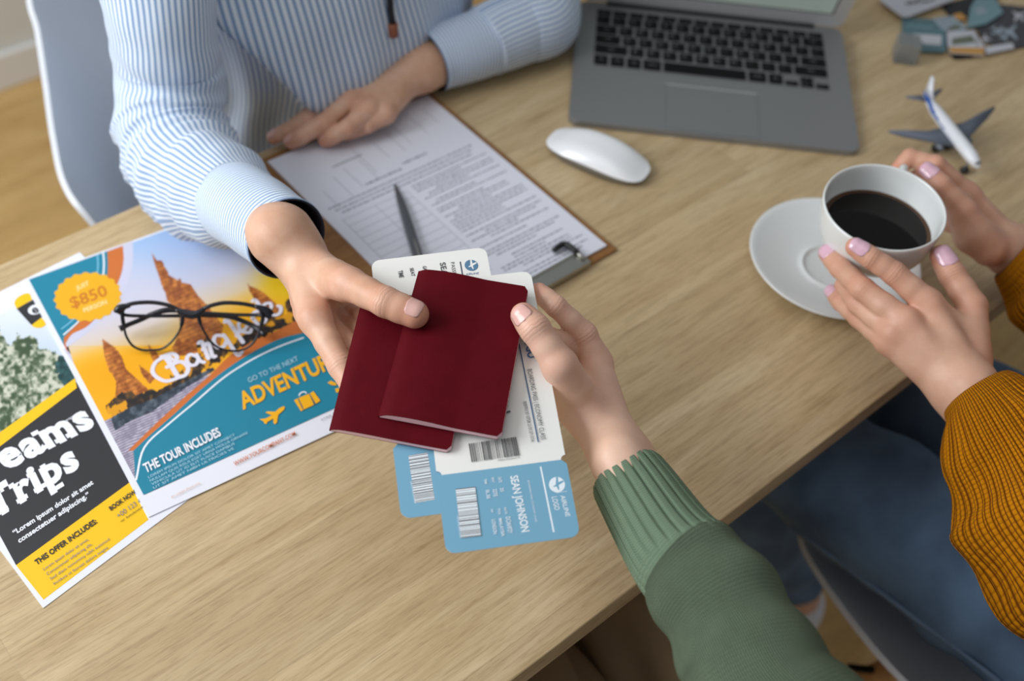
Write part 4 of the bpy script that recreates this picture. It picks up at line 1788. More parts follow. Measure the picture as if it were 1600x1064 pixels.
fus = [(0.0, 0.0051, .030), (.04, 0.0179, .024), (.10, 0.0333, .014), (.2, 0.0512, .004), (.32, 0.0614, 0), (.6, 0.0640, 0), (.82, 0.0627, 0), (.90, 0.0550, -.002), (.95, 0.0422, -.006), (.98, 0.0269, -.010), (.997, 0.0090, -.013)]
vs, fs, mi = [], [], []
F_ = catmull(fus, 5)
SG = 28
for x, r, z in F_:
    for k in range(SG):
        a = 2 * math.pi * k / SG
        vs.append(PW(x, r * math.cos(a), z + r * math.sin(a)))
for i in range(len(F_) - 1):
    for k in range(SG):
        k2 = (k + 1) % SG
        fs.append((i * SG + k, i * SG + k2, (i + 1) * SG + k2, (i + 1) * SG + k))
        a = 2 * math.pi * (k + .5) / SG
        x = F_[i][0]
        s = math.sin(a)
        band = .9 - 1.9 * x
        w = 0.52 * max(0, 1 - x / .50)
        mi.append(1 if (x < .5 and abs(s - band * .9 + .05) < w) else (2 if (.955 < x < .975 and s > .45) else 0))
fs.append(tuple(range(SG)))
mi.append(0)
fs.append(tuple((len(F_) - 1) * SG + k for k in range(SG))[::-1])
mi.append(0)
link('fuselage', mesh('fuselage', vs, fs, mi), [pw, pb, pd], ar)


def wing(name, pts, th, mat, vertical=False):
    """pts: outline (x, y, z) in fuselage lengths; extruded by th with a softened edge"""
    bm = bmesh.new()
    t = [bm.verts.new(PW(*(q if not vertical else q))) for q in pts]
    off = PMt.to_3x3() @ (Vector((0, th * PL, 0)) if vertical else Vector((0, 0, th * PL)))
    b = [bm.verts.new(v.co - off) for v in t]
    bm.faces.new(t)
    bm.faces.new(b[::-1])
    n = len(t)
    for i in range(n):
        j = (i + 1) % n
        bm.faces.new((t[i], b[i], b[j], t[j]))
    bmesh.ops.bevel(bm, geom=[e for e in bm.edges], offset=th * PL * 0.35, segments=2, affect='EDGES')
    return link(name, from_bm(name, bm), mat, ar)


for s in (1, -1):
    wing('wing', [(.70, .03 * s, -.03), (.60, .20 * s, -.022), (.45, .50 * s, -.005), (.375, .63 * s, .012), (.345, .635 * s, .012), (.37, .48 * s, -.003), (.44, .22 * s, -.02), (.42, .03 * s, -.03)], .016, pg)
    wing('tailplane', [(.13, .01 * s, .02), (.03, .21 * s, .03), (.00, .215 * s, .03), (.03, .01 * s, .02)], .010, pg)
    me = tube('engine', [(*PW(.66, .17 * s, -.065), PL * .022), (*PW(.60, .17 * s, -.065), PL * .030), (*PW(.54, .17 * s, -.062), PL * .026), (*PW(.48, .17 * s, -.058), PL * .014)], 16, 3)
    link('engine', me, pg, ar)
    for xx, yy in ((.50, .07),):
        q = PW(xx, yy * s, -.06)
        link('landing_strut', tube('strut', [(*q, .0011), (q.x, q.y, ZT + .004, .0011)], 8, 2), pg, ar)
        link('wheel', tube('wheel', [(*(Vector((q.x, q.y, ZT + .0045)) - sd * .0035), .0045), (*(Vector((q.x, q.y, ZT + .0045)) + sd * .0035), .0045)], 16, 1), pd, ar)
wing('tail_fin', [(.19, 0.004, .045), (.10, 0.004, .12), (.035, 0.004, .235), (-.01, 0.004, .24), (.01, 0.004, .12), (.01, 0.004, .04)], .012, pw, True)
q = PW(.86, 0, -.05)
link('landing_strut', tube('strut', [(*q, .0011), (q.x, q.y, ZT + .004, .0011)], 8, 2), pg, ar)
link('wheel', tube('wheel', [(*(Vector((q.x, q.y, ZT + .0042)) - sd * .003), .0042), (*(Vector((q.x, q.y, ZT + .0042)) + sd * .003), .0042)], 16, 1), pd, ar)

# ================================================================== BLOCK AND CUT-OUT CARDS, BACK RIGHT
gl_m = NT('frosted_block')
gl_m.b.inputs['Base Color'].default_value = lin((172, 176, 176))
gl_m.b.inputs['Roughness'].default_value = 0.3
gl_m.b.inputs['Transmission Weight'].default_value = 0.55
gl_m.b.inputs['IOR'].default_value = 1.3
bm = bmesh.new()
bc_ = A(1413, 100, 0)
bm_box(bm, (bc_.x + .008, bc_.y + .008, ZT + .0135), (.027, .027, .027), rz=math.radians(-50), bev=.0012)
o = link('glass_block', from_bm('block', bm), gl_m.m, sm=False)
tag(o, 'small grey glass cube in front of the scattered cards', 'glass block')

FB = (1360, 0, 6.667)
c_teal, c_teal2, c_char = ink('card_teal', (92, 124, 132)), ink('card_teal2', (118, 152, 160)), ink('card_charcoal', (64, 64, 68))
c_white, c_grey, c_org = ink('card_white', (196, 198, 206)), ink('card_grey', (150, 164, 176)), ink('card_orange', (200, 148, 74))
c_black, c_green = ink('card_black', (34, 34, 38)), ink('card_green', (104, 112, 92))


def card(z, pts, mat, label, cat='card', thick=0.0012, extras=()):
    P = [A(FB[0] + x / FB[2], FB[1] + y / FB[2], z) for x, y in pts]
    c = sum(P, Vector()) / len(P)
    r = root('cut_out_card', c, label, cat, 'cut-out cards scattered behind the model aeroplane')
    slab('paper', P, UP, thick, mat, r)
    if extras:
        pr_ = Print((0, 0, ZT + z), UP)
        for kind, q, m in extras:
            if kind == 'p':
                pr_.poly(tr(q, FB), m)
            else:
                pr_.stroke(tr(q[0], FB), q[1], m)
        pr_.build('printed_design', r)
    return r


def planeicon(cx, cy, s, a=0.0):
    pts = [(0, -1), (.12, -.7), (.14, -.25), (.95, .25), (.95, .42), (.14, .2), (.1, .65), (.38, .88), (.38, 1.0), (0, .9), (-.38, 1.0), (-.38, .88), (-.1, .65), (-.14, .2), (-.95, .42), (-.95, .25), (-.14, -.25), (-.12, -.7)]
    ca, sa = math.cos(a), math.sin(a)
    return [(cx + (x * ca - y * sa) * s, cy + (x * sa + y * ca) * s * .75) for x, y in pts]


card(.0014, [(820, 545), (1010, 540), (1075, 600), (880, 618)], c_black, 'black card peeking out under the orange-striped photo card')
card(.0030, [(1090, 275), (1330, 40), (1720, 80), (1720, 470), (1480, 500), (1200, 440)], c_char, 'charcoal card printed with white aeroplane shapes', extras=[('p', planeicon(1450, 330, 130, .6), c_grey), ('p', planeicon(1540, 160, 90, -.8), c_white), ('p', planeicon(1195, 400, 70, 0), c_white), ('p', planeicon(1330, 330, 90, 2.4), c_grey)])
card(.0032, [(740, 55), (1020, -30), (1330, -40), (1330, 60), (1060, 150), (960, 215), (860, 195)], c_black, 'black card with an orange patch between the two teal cards', extras=[('p', [(860, 150), (940, 130), (1010, 190), (950, 215), (870, 195)], c_org)])
card(.0046, [(330, 185), (330, 325), (500, 425), (530, 535), (780, 540), (800, 380), (700, 200)], c_teal, 'teal card with pale lettering beside the glass cube', extras=[('p', [(440, 350), (745, 370), (735, 470), (560, 460)], c_white), ('s', ([(395, 270), (440, 262), (470, 282), (520, 268), (560, 285), (640, 280)], .0042), c_teal2)])
card(.0060, [(640, 190), (860, 165), (1010, 290), (950, 330), (770, 320)], c_grey, 'pale blue-grey card between the teal card and the photo card', extras=[('p', [(800, 290), (900, 250), (960, 300), (820, 318)], c_green)])
card(.0062, [(1040, 80), (1100, -20), (1300, -20), (1385, 130), (1210, 245), (1010, 290)], c_teal2, 'blue-green card with a folded corner at the back of the pile', extras=[('p', [(1080, 90), (1170, 60), (1220, 130), (1110, 160)], c_grey)])
card(.0074, [(800, 330), (1085, 315), (1185, 490), (1182, 572), (830, 552), (808, 450)], c_white, 'photo card with green picture and orange strip in front of the charcoal card', extras=[('p', [(850, 400), (1060, 365), (1100, 440), (850, 470)], c_green), ('p', [(825, 492), (1183, 496), (1181, 568), (832, 548)], c_org), ('s', ([(1090, 330), (1115, 380), (1110, 480)], .0012), c_char)])
card(.0060, [(1190, 490), (1480, 445), (1500, 500), (1215, 558)], c_white, 'white paper strip along the front edge of the charcoal card')
card(.0090, [(100, -60), (110, 5), (300, 150), (345, 175), (400, 172), (870, -5), (900, -60)], c_white, 'white rounded card with black handwriting at the back edge', extras=[('s', ([(370, 30), (400, 45), (420, 10), (470, 30), (500, -10), (560, 10), (640, 5), (660, -20)], .003), c_char), ('s', ([(380, 45), (440, 40), (520, 25), (600, 20)], .002), c_char)])

# ================================================================== PASSPORTS AND BOARDING PASSES
cover_m = NT('passport_cover')
v = cover_m.coords('Object')
vo = cover_m.n('ShaderNodeTexVoronoi')
vo.inputs['Scale'].default_value = 1500
cover_m.l(v, vo.inputs['Vector'])
n_ = cover_m.noise(v, 60, 3)
cover_m.l(cover_m.mix(n_, lin((78, 1, 12)), lin((92, 2, 18))), cover_m.b.inputs['Base Color'])
cover_m.b.inputs['Roughness'].default_value = 0.65
cover_m.b.inputs['Specular IOR Level'].default_value = 0.10
cover_m.l(cover_m.bump(vo.outputs['Distance'], 0.30, 0.0003), cover_m.b.inputs['Normal'])
cover_m = cover_m.m
page_m = basic('passport_pages', (240, 196, 200), 0.7, noise_amt=.06, noise_scale=4000)


def passport(pix, off, name_label, thick=0.0038, bulge=0.0022, lift=0.0):
    """pix: TL, TR, BR, BL (spine on the left) on the plane at offset off (the top face)"""
    TLp, TRp, BRp, BLp = [B(x, y, off) for x, y in pix]
    r = root('passport', (TLp + BRp) / 2, name_label, 'passport', 'dark red passports')
    NU, NV = 30, 18

    def top(s, t):
        e = (BLp * (1 - s) + BRp * s) * (1 - t) + (TLp * (1 - s) + TRp * s) * t
        # the cover springs up from the spine
        h = -thick * 0.55 * max(0, 1 - s / .10) ** 2 + bulge * math.sin(math.pi * min(1, s / .62)) * (0.5 + .5 * (1 - s))
        return e + HN * (h + lift * (1 - t) * s)

    rc = 0.045
    def grid(z0f, z1f, ins, rad):
        vs, fs = [], []
        for i in range(NU + 1):
            s = i / NU
            for j in range(NV + 1):
                t = j / NV
                # rounded fore-edge corners: shift the outermost rows inwards
                ss = ins + s * (1 - 2 * ins) if ins else s
                tt = ins * .7 + t * (1 - 1.4 * ins) if ins else t
                d = 0.0
                if ss > 1 - rc:
                    q = (ss - (1 - rc)) / rc
                    d = rc * .72 * (1 - math.sqrt(max(0, 1 - q * q)))
                tt = d + tt * (1 - 2 * d)
                p = top(ss, tt)
                vs.append((p, ss))
        return vs

    def solid(z0f, z1f, ins):
        g = grid(0, 0, ins, 0)
        up_ = [p + HN * z1f(s) for p, s in g]
        dn = [p + HN * z0f(s) for p, s in g]
        n = len(g)
        fs = []
        W = NV + 1
        for i in range(NU):
            for j in range(NV):
                a = i * W + j
                fs.append((a, a + W, a + W + 1, a + 1))
                fs.append((n + a, n + a + 1, n + a + W + 1, n + a + W))
        for i in range(NU):
            a = i * W
            fs.append((a, n + a, n + a + W, a + W))
            a = i * W + NV
            fs.append((a, a + W, n + a + W, n + a))
        for j in range(NV):
            a = j
            fs.append((a, a + 1, n + a + 1, n + a))
            a = NU * W + j
            fs.append((a, n + a, n + a + 1, a + 1))
        return up_ + dn, fs
    cov = 0.00032

    def H(s):      # thickness of the booklet at s: closes towards the spine
        bl = bulge * math.sin(math.pi * min(1, s / .62)) * (0.5 + .5 * (1 - s))
        return thick * (1 - 0.55 * max(0, 1 - s / .10) ** 2) + bl * 0.9
    v_, f_ = solid(lambda s: -cov, lambda s: 0.0, 0.0)
    m1 = mesh('c', v_, f_)
    v_, f_ = solid(lambda s: -H(s), lambda s: -H(s) + cov, 0.0)
    m2 = mesh('c', v_, f_)
    # spine: half round strip
    vs, fs = [], []
    for j in range(NV + 1):
        t = j / NV
        p = top(0, t)
        out = (BLp - BRp).normalized()
        hh = H(0) / 2
        for k in range(9):
            a = math.pi * k / 8
            vs.append(p + HN * (-hh + hh * math.cos(a)) + out * hh * math.sin(a) * 0.9)
    for j in range(NV):
        for k in range(8):
            fs.append((j * 9 + k, j * 9 + k + 1, (j + 1) * 9 + k + 1, (j + 1) * 9 + k))
    m3 = mesh('c', vs, fs)
    me, mm = join_me('cover', [(m1, cover_m), (m2, cover_m), (m3, cover_m)])
    bm = bmesh.new()
    bm.from_mesh(me)
    bmesh.ops.recalc_face_normals(bm, faces=bm.faces)
    bm.to_mesh(me)
    bm.free()
    o = link('cover', me, [cover_m] * 3, r)
    sh = o.modifiers.new('edges', 'EDGE_SPLIT')
    sh.split_angle = math.radians(40)
    v_, f_ = solid(lambda s: -H(s) + cov, lambda s: -cov, 0.0015)
    o = link('pages', mesh('pages', v_, f_), page_m, r, sm=False)
    return r


passport([(570, 450), (748, 480), (704, 704), (515, 669)], 0.0038, 'dark red passport underneath, its left and lower edges showing', thick=.0044, bulge=.001)
passport([(655, 420), (826, 448), (783, 683), (592, 647)], 0.0100, 'dark red passport lying on top of the other, pressed by a thumb', thick=.0050, bulge=.0026)

PB1, PB2 = -0.0016, -0.0030


def bpass(blp, brp, trp, off, label, notch_px):
    BLq, BRq, TRq = B(*blp, off), B(*brp, off), B(*trp, off)
    TLq = TRq + (BLq - BRq)
    X, Y = BRq - BLq, TLq - BLq
    r = root('boarding_pass', (BLq + TRq) / 2, label, 'boarding pass', 'boarding passes held with the passports')
    L, W = Y.length, X.length
    q = B(*notch_px, off) - BLq
    vn = q.dot(Y) / (L * L)
    rad = 0.0068
    out = []
    ax_, ay_ = X.normalized(), Y.normalized()

    def corner(c, u, w):
        for k in range(7):
            t = k / 6 * math.pi / 2
            out.append(c + u * rad * (1 - math.sin(t)) + w * rad * (1 - math.cos(t)))
    nr = 0.0034
    corner(BLq, ay_, ax_)
    corner(BRq, -ax_, ay_)
    c = BRq + Y * vn
    for k in range(9):
        a = -math.pi / 2 + math.pi * k / 8
        out.append(c + ay_ * nr * math.sin(a) - ax_ * nr * math.cos(a))
    corner(TRq, -ay_, -ax_)
    corner(TLq, ax_, -ay_)
    c = BLq + Y * vn
    for k in range(9):
        a = math.pi / 2 - math.pi * k / 8
        out.append(c + ay_ * nr * math.sin(a) + ax_ * nr * math.cos(a))
    # split into white part and blue stub: both one sheet, the stub is ink
    slab('card', out, HN, 0.0004, card_m, r)
    pr_ = Print(BLq, HN, base=0.00006)
    ins = 0.0
    blue = out[:14] + [BRq + Y * vn - ay_ * nr] + [BRq + Y * vn - ax_ * nr, BLq + Y * vn + ax_ * nr, BLq + Y * vn - ay_ * nr]
    k_ = pr_.m(ink('pass_blue', (112, 166, 194)))
    b = len(pr_.vs)
    blue = [q_ + HN * 0.00005 for q_ in blue]
    pr_.vs += blue
    for t in tessellate_polygon([blue]):
        f = [b + i for i in t]
        a0, c0_, d0 = (pr_.vs[i] for i in f)
        if (c0_ - a0).cross(d0 - a0).dot(HN) < 0:
            f.reverse()
        pr_.fs.append(tuple(f))
        pr_.mi.append(k_)
    pr_.up()
    return r, pr_, X, Y, BLq


F4 = (580, 660, 4.4444)
F5 = (700, 520, 4.835)
F6 = (580, 380, 3.129)
F7 = (560, 380, 5.333)
PWH = ink('pass_white', (232, 240, 246))
PGR, PIN = ink('pass_grey', (90, 92, 96)), ink('pass_ink', (64, 108, 156))
r2, p2, X2, Y2, O2 = bpass((627, 811), (833, 783), (759, 386), PB2, 'boarding pass mostly hidden behind the passports, upper left of the pair', (611, 695))
# barcode on its stub
def barcode(pp, p0, p1, p2_, mat, n=34, seed=1, bg=None, fill=0.55):
    """bars run along p0->p2_, advance along p0->p1"""
    rr_ = random.Random(seed)
    P0, P1, P2 = pp.P(p0), pp.P(p1), pp.P(p2_)
    e, f = P1 - P0, P2 - P0
    if bg is not None:
        pp.poly([p0, p1, w2p(P1 + f), p2_], bg)
    u = 0.0
    ws = [rr_.choice((1, 1, 2, 3)) for _ in range(n)]
    tot = sum(ws)
    acc = 0
    k = pp.m(mat)
    for i, w in enumerate(ws):
        if i % 2 == 0:
            a, b_ = acc / tot, (acc + w * (1 if bg is None else .8)) / tot
            bb = len(pp.vs)
            dz = HN * (pp.h - (pp.h - 0.00002))
            pp.vs += [P0 + e * a + dz, P0 + e * b_ + dz, P0 + e * b_ + f + dz, P0 + e * a + f + dz]
            pp.fs.append((bb, bb + 1, bb + 2, bb + 3))
            pp.mi.append(k)
        acc += w
    pp.up()


barcode(p2, T2((258, 230), F4), T2((304, 560), F4), T2((392, 208), F4), PGR, 55, 3, bg=PWH)
p2.text('00970137870310137', T2((270, 410), F4), T2((300, 562), F4), T2((280, 408), F4), PWH)
p2.stroke(tr([(435, 90), (447, 160)], F6), 0.0009, ink('line_navy', (54, 66, 92)), sub=1)
def logo(pp, c, rx, ry, ang, mat, cut):
    pts = []
    for k in range(32):
        a = 2 * math.pi * k / 32
        x, y = rx * math.cos(a), ry * math.sin(a)
        pts.append((c[0] + x * math.cos(ang) - y * math.sin(ang), c[1] + x * math.sin(ang) + y * math.cos(ang)))
    pp.poly(pts, mat)
    q = [(-.30, -1.0), (-.05, -.95), (.10, -.35), (.62, -.72), (.75, -.55), (.22, .02), (.42, .55), (.30, .66), (-.02, .22), (-.34, .42), (-.38, .30), (-.15, .0)]
    pp.poly([(c[0] + (x * rx) * math.cos(ang) - y * ry * math.sin(ang), c[1] + x * rx * math.sin(ang) + y * ry * math.cos(ang)) for x, y in q], cut)


CW = ink('card_cut', (236, 236, 232))
logo(p2, (736.5, 414.5), 10.6, 8.6, .15, ink('logo_blue', (84, 126, 158)), CW)
p2.text('AIRLINE', (728, 430), (748, 428), (728, 427), PIN)
p2.text('SEAN JOHNSON', (687, 411), (706, 500), (695.5, 409), PGR, bold=.02)
p2.text('PASSENGER', (704, 410), (711, 450), (709.5, 409), PGR)
p2.text('SEAT', (640, 419), (643, 432), (645.5, 418), PGR, bold=.02)
p2.text('TIME', (621.5, 423), (624, 434), (628.5, 422), PGR, bold=.02)
p2.text('GATE', (660, 416), (663, 428), (665.5, 415), PGR, bold=.02)
p2.build('printed_design', r2)

r1, p1, X1, Y1, O1 = bpass((697, 866), (907, 838), (829, 423), PB1, 'boarding pass in front with the name Sean Johnson on its blue stub', (883, 716))
SW = PWH
p1.stroke(tr([(1176, 306), (1268, 762)], F4), 0.0011, SW, sub=1)
logo(p1, T2((1290, 432), F4), 12.6, 12.0, .2, SW, ink('pass_blue', (112, 166, 194)))
p1.text('AIRLINE', T2((1313, 508), F4), T2((1352, 655), F4), T2((1345, 504), F4), SW, bold=.01)
p1.text('LOGO', T2((1253, 518), F4), T2((1275, 610), F4), T2((1290, 513), F4), SW, bold=.01)
p1.stroke(tr([(1283, 488), (1362, 478)], F4), 0.0003, SW, sub=1)
p1.text('SEAN JOHNSON', T2((965, 374), F4), T2((1047, 764), F4), T2((1019, 365), F4), SW, bold=.025)
p1.text('BOARDING PASS | ECONOMY CLASS', T2((1086, 404), F4), T2((1140, 692), F4), T2((1099, 402), F4), SW)
for s, a, b, c in (('DATE', (881, 382), (888, 418), (902, 378)), ('25', (895, 456), (900, 482), (918, 452)), ('GATE', (922, 590), (930, 638), (938, 587)), ('DCIAHF2Y', (934, 658), (952, 772), (966, 652)),
                   ('SEAT', (836, 382), (842, 418), (852, 380)), ('22TE', (845, 464), (852, 516), (872, 459)), ('TO:', (876, 596), (884, 640), (894, 594)), ('MALAYSIA', (885, 668), (906, 792), (908, 664)),
                   ('TIME', (784, 392), (790, 430), (800, 390)), ('0L:5E', (795, 470), (804, 532), (820, 466)), ('FROM', (830, 604), (835, 624), (845, 602)), ('LONDON', (836, 676), (850, 776), (862, 672))):
    p1.text(s, T2(a, F4), T2(b, F4), T2(c, F4), SW, bold=.01)
barcode(p1, T2((586, 462), F4), T2((624, 803), F4), T2((722, 446), F4), PGR, 55, 5, bg=PWH)
p1.text('00970137870310137', T2((594, 650), F4), T2((616, 805), F4), T2((604, 648), F4), SW)
barcode(p1, T2((155, 836), F5), T2((514, 786), F5), T2((178, 976), F5), ink('bar_grey', (96, 96, 98)), 61, 9)
p1.text('00970137870310137', T2((378, 968), F5), T2((546, 944), F5), T2((376, 958), F5), PGR)
NV_ = ink('navy_line', (64, 98, 136))
p1.stroke(tr([(536, 80), (682, 824)], F5), 0.0009, NV_, sub=1)
p1.text('LOGO', (817.5, 526), T2((606, 194), F5), (831, 523), ink('logo_text', (66, 110, 164)), bold=.02)
p1.text('BOARDING PASS | ECONOMY CLASS', T2((598, 276), F5), T2((704, 808), F5), T2((632, 270), F5), PGR, bold=.0)
p1.text('00970137 0758 210137137A', T2((566, 520), F5), T2((628, 826), F5), T2((592, 514), F5), PGR)
p1.text('JOHNSON', (757, 560), T2((435, 608), F5), (765, 558), PGR, bold=.02)
p1.build('printed_design', r1)

# ================================================================== PEOPLE
V3 = lambda x, y, z: Vector((x, y, ZT + z))
skin1 = skin_mat('skin_warm', (224, 186, 160), (206, 132, 108), (208, 162, 132))
skin2 = skin_mat('skin_light', (230, 194, 170), (218, 148, 128), (220, 182, 158))
skin3 = skin_mat('skin_rosy', (224, 182, 156), (212, 132, 108), (208, 164, 138))
nail_nat = basic('nail_natural', (226, 178, 168), 0.28, **{'Coat Weight': 0.35})
nail_pink = basic('nail_pink', (228, 184, 202), 0.18, **{'Coat Weight': 0.6})
shirt_w, shirt_b = (226, 236, 248), (136, 164, 202)
sleeve_m = fabric_stripes('shirt_sleeve', 0.0056, 0, shirt_w, shirt_b)
cuff_m = fabric_stripes('shirt_cuff', 0.0040, 1, shirt_w, shirt_b)
torso_m = fabric_stripes('shirt_body', 0.0060, 0, shirt_w, shirt_b)
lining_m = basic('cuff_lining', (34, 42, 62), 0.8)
denim_m = NT('denim')
uv = denim_m.coords('UV')
n1_ = denim_m.noise(uv, 14, 4)
n2_ = denim_m.noise(uv, 900, 3)
c_ = denim_m.ramp(n1_, [(0.35, lin((46, 72, 106))), (0.62, lin((92, 124, 160)))])
c_ = denim_m.mix(denim_m.math('MULTIPLY', n2_, 0.45), c_, lin((140, 164, 188)))
denim_m.l(c_, denim_m.b.inputs['Base Color'])
denim_m.b.inputs['Roughness'].default_value = 0.9
wv = denim_m.n('ShaderNodeTexWave')
wv.inputs['Scale'].default_value = 320
denim_m.l(uv, wv.inputs['Vector'])
denim_m.l(denim_m.bump(wv.outputs['Fac'], 0.3, 0.0004), denim_m.b.inputs['Normal'])
denim_m = denim_m.m
green_m = knit('green_knit', (126, 144, 120), 0.0032, 0.0027, (40, 52, 40), 1.0, 0.0016, 0.5, 0.18, 0.5, 0.9)
green_rib = knit('green_rib', (122, 142, 118), 0.0022, 0.0019, (66, 88, 70), 0.6, 0.0005, 0.5, 0.10)
must_m = knit('mustard_knit', (198, 126, 2), 0.0058, 0.0038, (112, 58, 0), 1.0, 0.0018, 0.05, 0.12, 0.5, 0.7)
must_rib = knit('mustard_rib', (202, 128, 10), 0.0050, 0.0036, (140, 78, 0), 0.8, 0.0010, 0.30, 0.12)


def nz(P, s, seed=0.0):
    return noise.noise(Vector((P[0] * s + seed, P[1] * s - seed, P[2] * s + 2 * seed)))


def gauss(x, w):
    return math.exp(-(x / w) ** 2)


def P4(v, r):
    return (v.x, v.y, v.z, r)


# ------------------------------------------------ person in the striped shirt
pa = root('person', (0.58, 1.02, 0.0), 'seated person in a blue striped shirt handing over the passports', 'person', 'people at the table')
# right arm
sh = Vector((0.425, 0.97, ZT + 0.30))
el = A(292, 268, 0.052)
wr = A(452, 372, 0.148)
ma_ = [P4(V3(.49, 1.02, .345), .066), P4(sh, .070), P4(A(252, 0, .185), .0525), P4(A(262, 110, .115), .0535), P4(A(272, 205, .07), .0545), P4(A(300, 272, .060), .0550), P4(A(345, 303, .085), .0475), P4(A(372, 318, .104), .0375)]
SH0 = (V3(.49, 1.02, .345) - sh).length


def shirt_folds(th, s, P, d):
    cr = 0.0
    s = s - SH0
    for s0, k, ph, a in ((.255, .020, .3, .0050), (.282, .022, .5, .0055), (.318, .020, .9, .007), (.356, .016, 1.3, .004)):
        x = s - s0 - k * math.cos(th - ph)
        cr += a * (math.exp(x / .012) if x < 0 else math.exp(-x / .0016)) * (0.55 + 0.45 * math.cos(th - ph))
    q = Vector(P)
    e = (q - el).length
    g = gauss(e - 0.02, 0.085)
    w = math.sin(s * 190 + 2.4 * math.sin(th + 0.6) + 5 * nz(P, 9))
    w2 = math.sin(s * 95 + 1.7 * math.cos(th * 1.0 + 1.0) + 4 * nz(P, 6, 3))
    return cr - .003 * g + g * (0.0020 * w + 0.0022 * w2) + 0.0045 * nz(P, 13) + 0.0015 * nz(P, 40, 5)


me1 = tube('sleeve', ma_, 96, 16, shirt_folds, True, uv=True, uref=.052)
ca_ = [P4(A(448, 373, .140), .0345), P4(A(430, 359, .134), .0345), P4(A(398, 335, .121), .0350), P4(A(370, 318, .104), .0362), P4(A(358, 311, .097), .0345)]
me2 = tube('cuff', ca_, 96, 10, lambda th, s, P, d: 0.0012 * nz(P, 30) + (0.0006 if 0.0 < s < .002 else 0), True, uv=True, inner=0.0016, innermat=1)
# left arm, resting on the table
sh2 = Vector((0.74, 1.05, ZT + 0.32))
mb_ = [P4(V3(.66, 1.05, .35), .066), P4(sh2, .070), P4(V3(.82, 1.00, .15), .054), P4(V3(.865, .935, .055), .048), P4(A(846, 20, .046), .045), P4(A(812, 42, .044), .043), P4(A(775, 58, .042), .040), P4(A(757, 68, .040), .038)]
el2 = V3(.865, .935, .055)
el_keep = el


def folds2(th, s, P, d):
    e = (Vector(P) - el2).length
    g = gauss(e, 0.09)
    return g * 0.004 * math.sin(s * 150 + 2 * math.sin(th) + 4 * nz(P, 9)) + 0.0045 * nz(P, 14) + 0.0018 * math.sin(th * 9 + s * 20) * gauss(Vector(P).y - A(765, 62, .04).y, .02)


sleeve2_m = fabric_stripes('shirt_sleeve_left', 0.0072, 0, shirt_w, shirt_b)
me3 = tube('sleeve', mb_, 80, 14, folds2, True, uv=True, uref=.05)
cb_ = [P4(A(672, 96, .038), .0350), P4(A(690, 88, .039), .0360), P4(A(722, 78, .040), .0372), P4(A(752, 68, .040), .0375), P4(A(765, 63, .040), .0365)]
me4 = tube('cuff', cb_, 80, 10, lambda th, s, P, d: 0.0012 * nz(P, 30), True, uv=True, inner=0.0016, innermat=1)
# body of the shirt
tc = [(.60, 1.04, -.30, .205, .140), (.60, 1.035, -.12, .205, .140), (.595, 1.012, -.035, .203, .132), (.59, .985, .04, .200, .128), (.58, .985, .12, .198, .125), (.575, 1.0, .20, .198, .118), (.575, 1.02, .28, .190, .105), (.575, 1.03, .34, .150, .085), (.575, 1.03, .38, .085, .065), (.575, 1.025, .42, .062, .058)]
TCs = catmull(tc, 12)
L1, L2 = AY(340, 15, .872), AY(548, 232, .862)
SEG = 180
vs, fs, uvs = [], [], []
for i, (x, y, z, rx, ry) in enumerate(TCs):
    for k in range(SEG):
        a = 2 * math.pi * k / SEG - math.pi / 2 + math.pi
        cx, cy_ = math.cos(a), math.sin(a)
        P = Vector((x + rx * cx, y + ry * cy_, ZT + z))
        d = 0.006 * nz(P, 7) + 0.004 * nz(P, 14, 4) + 0.003 * math.sin(a * 18 + 3 * nz(P, 5)) * gauss(z - .0, .12)
        if cy_ < -0.1:
            # the shirt front hangs over itself along a slanting fold
            dx_, dz_ = L2.x - L1.x, L2.z - L1.z
            t = ((P.x - L1.x) * -dz_ + (P.z - L1.z) * dx_) / math.hypot(dx_, dz_)
            s_ = 1 / (1 + math.exp(-max(-60, min(60, t / 0.004))))
            d += (s_ * (.012 + .030 * math.exp(-max(t, 0) / .05)) - 0.022 * (1 - s_)) * min(1, (-cy_ - .1) * 3) * (1 if z < .3 else max(0, 1 - (z - .3) * 12))
        P += Vector((cx, cy_, 0)) * d
        vs.append(P)
for i in range(len(TCs) - 1):
    for k in range(SEG):
        k2 = (k + 1) % SEG
        fs.append((i * SEG + k, i * SEG + k2, (i + 1) * SEG + k2, (i + 1) * SEG + k))
        u0, u1 = k / SEG * 1.05, (k + 1) / SEG * 1.05
        uvs += [(u0, TCs[i][2]), (u1, TCs[i][2]), (u1, TCs[i + 1][2]), (u0, TCs[i + 1][2])]
me5 = mesh('body', vs, fs)
lay = me5.uv_layers.new(name='UVMap')
lay.data.foreach_set('uv', [c for q in uvs for c in q])
shirt, mm = join_me('shirt', [(me5, torso_m), (me1, sleeve_m), (me3, sleeve2_m)])
shirt_o = link('shirt', shirt, mm, pa)
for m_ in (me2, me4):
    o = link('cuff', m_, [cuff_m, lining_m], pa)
    o.parent = shirt_o
    o.matrix_parent_inverse = shirt_o.matrix_world.inverted()
# black cord with a brown end hanging at the front
cp_ = [AY(598, -25, .86), AY(600, 8, .858), AY(603, 28, .856)]
link('cord', tube('cord', [P4(q + Vector((0, -.012, 0)), .0035) for q in cp_], 10, 3), basic('cord_black', (18, 20, 26), 0.6), pa)
cp_ = [AY(603, 28, .856), AY(604, 48, .854)]
link('cord_end', tube('cord_end', [P4(q + Vector((0, -.012, 0)), .0055) for q in cp_], 10, 3), basic('leather_brown', (142, 84, 60), 0.5), pa)
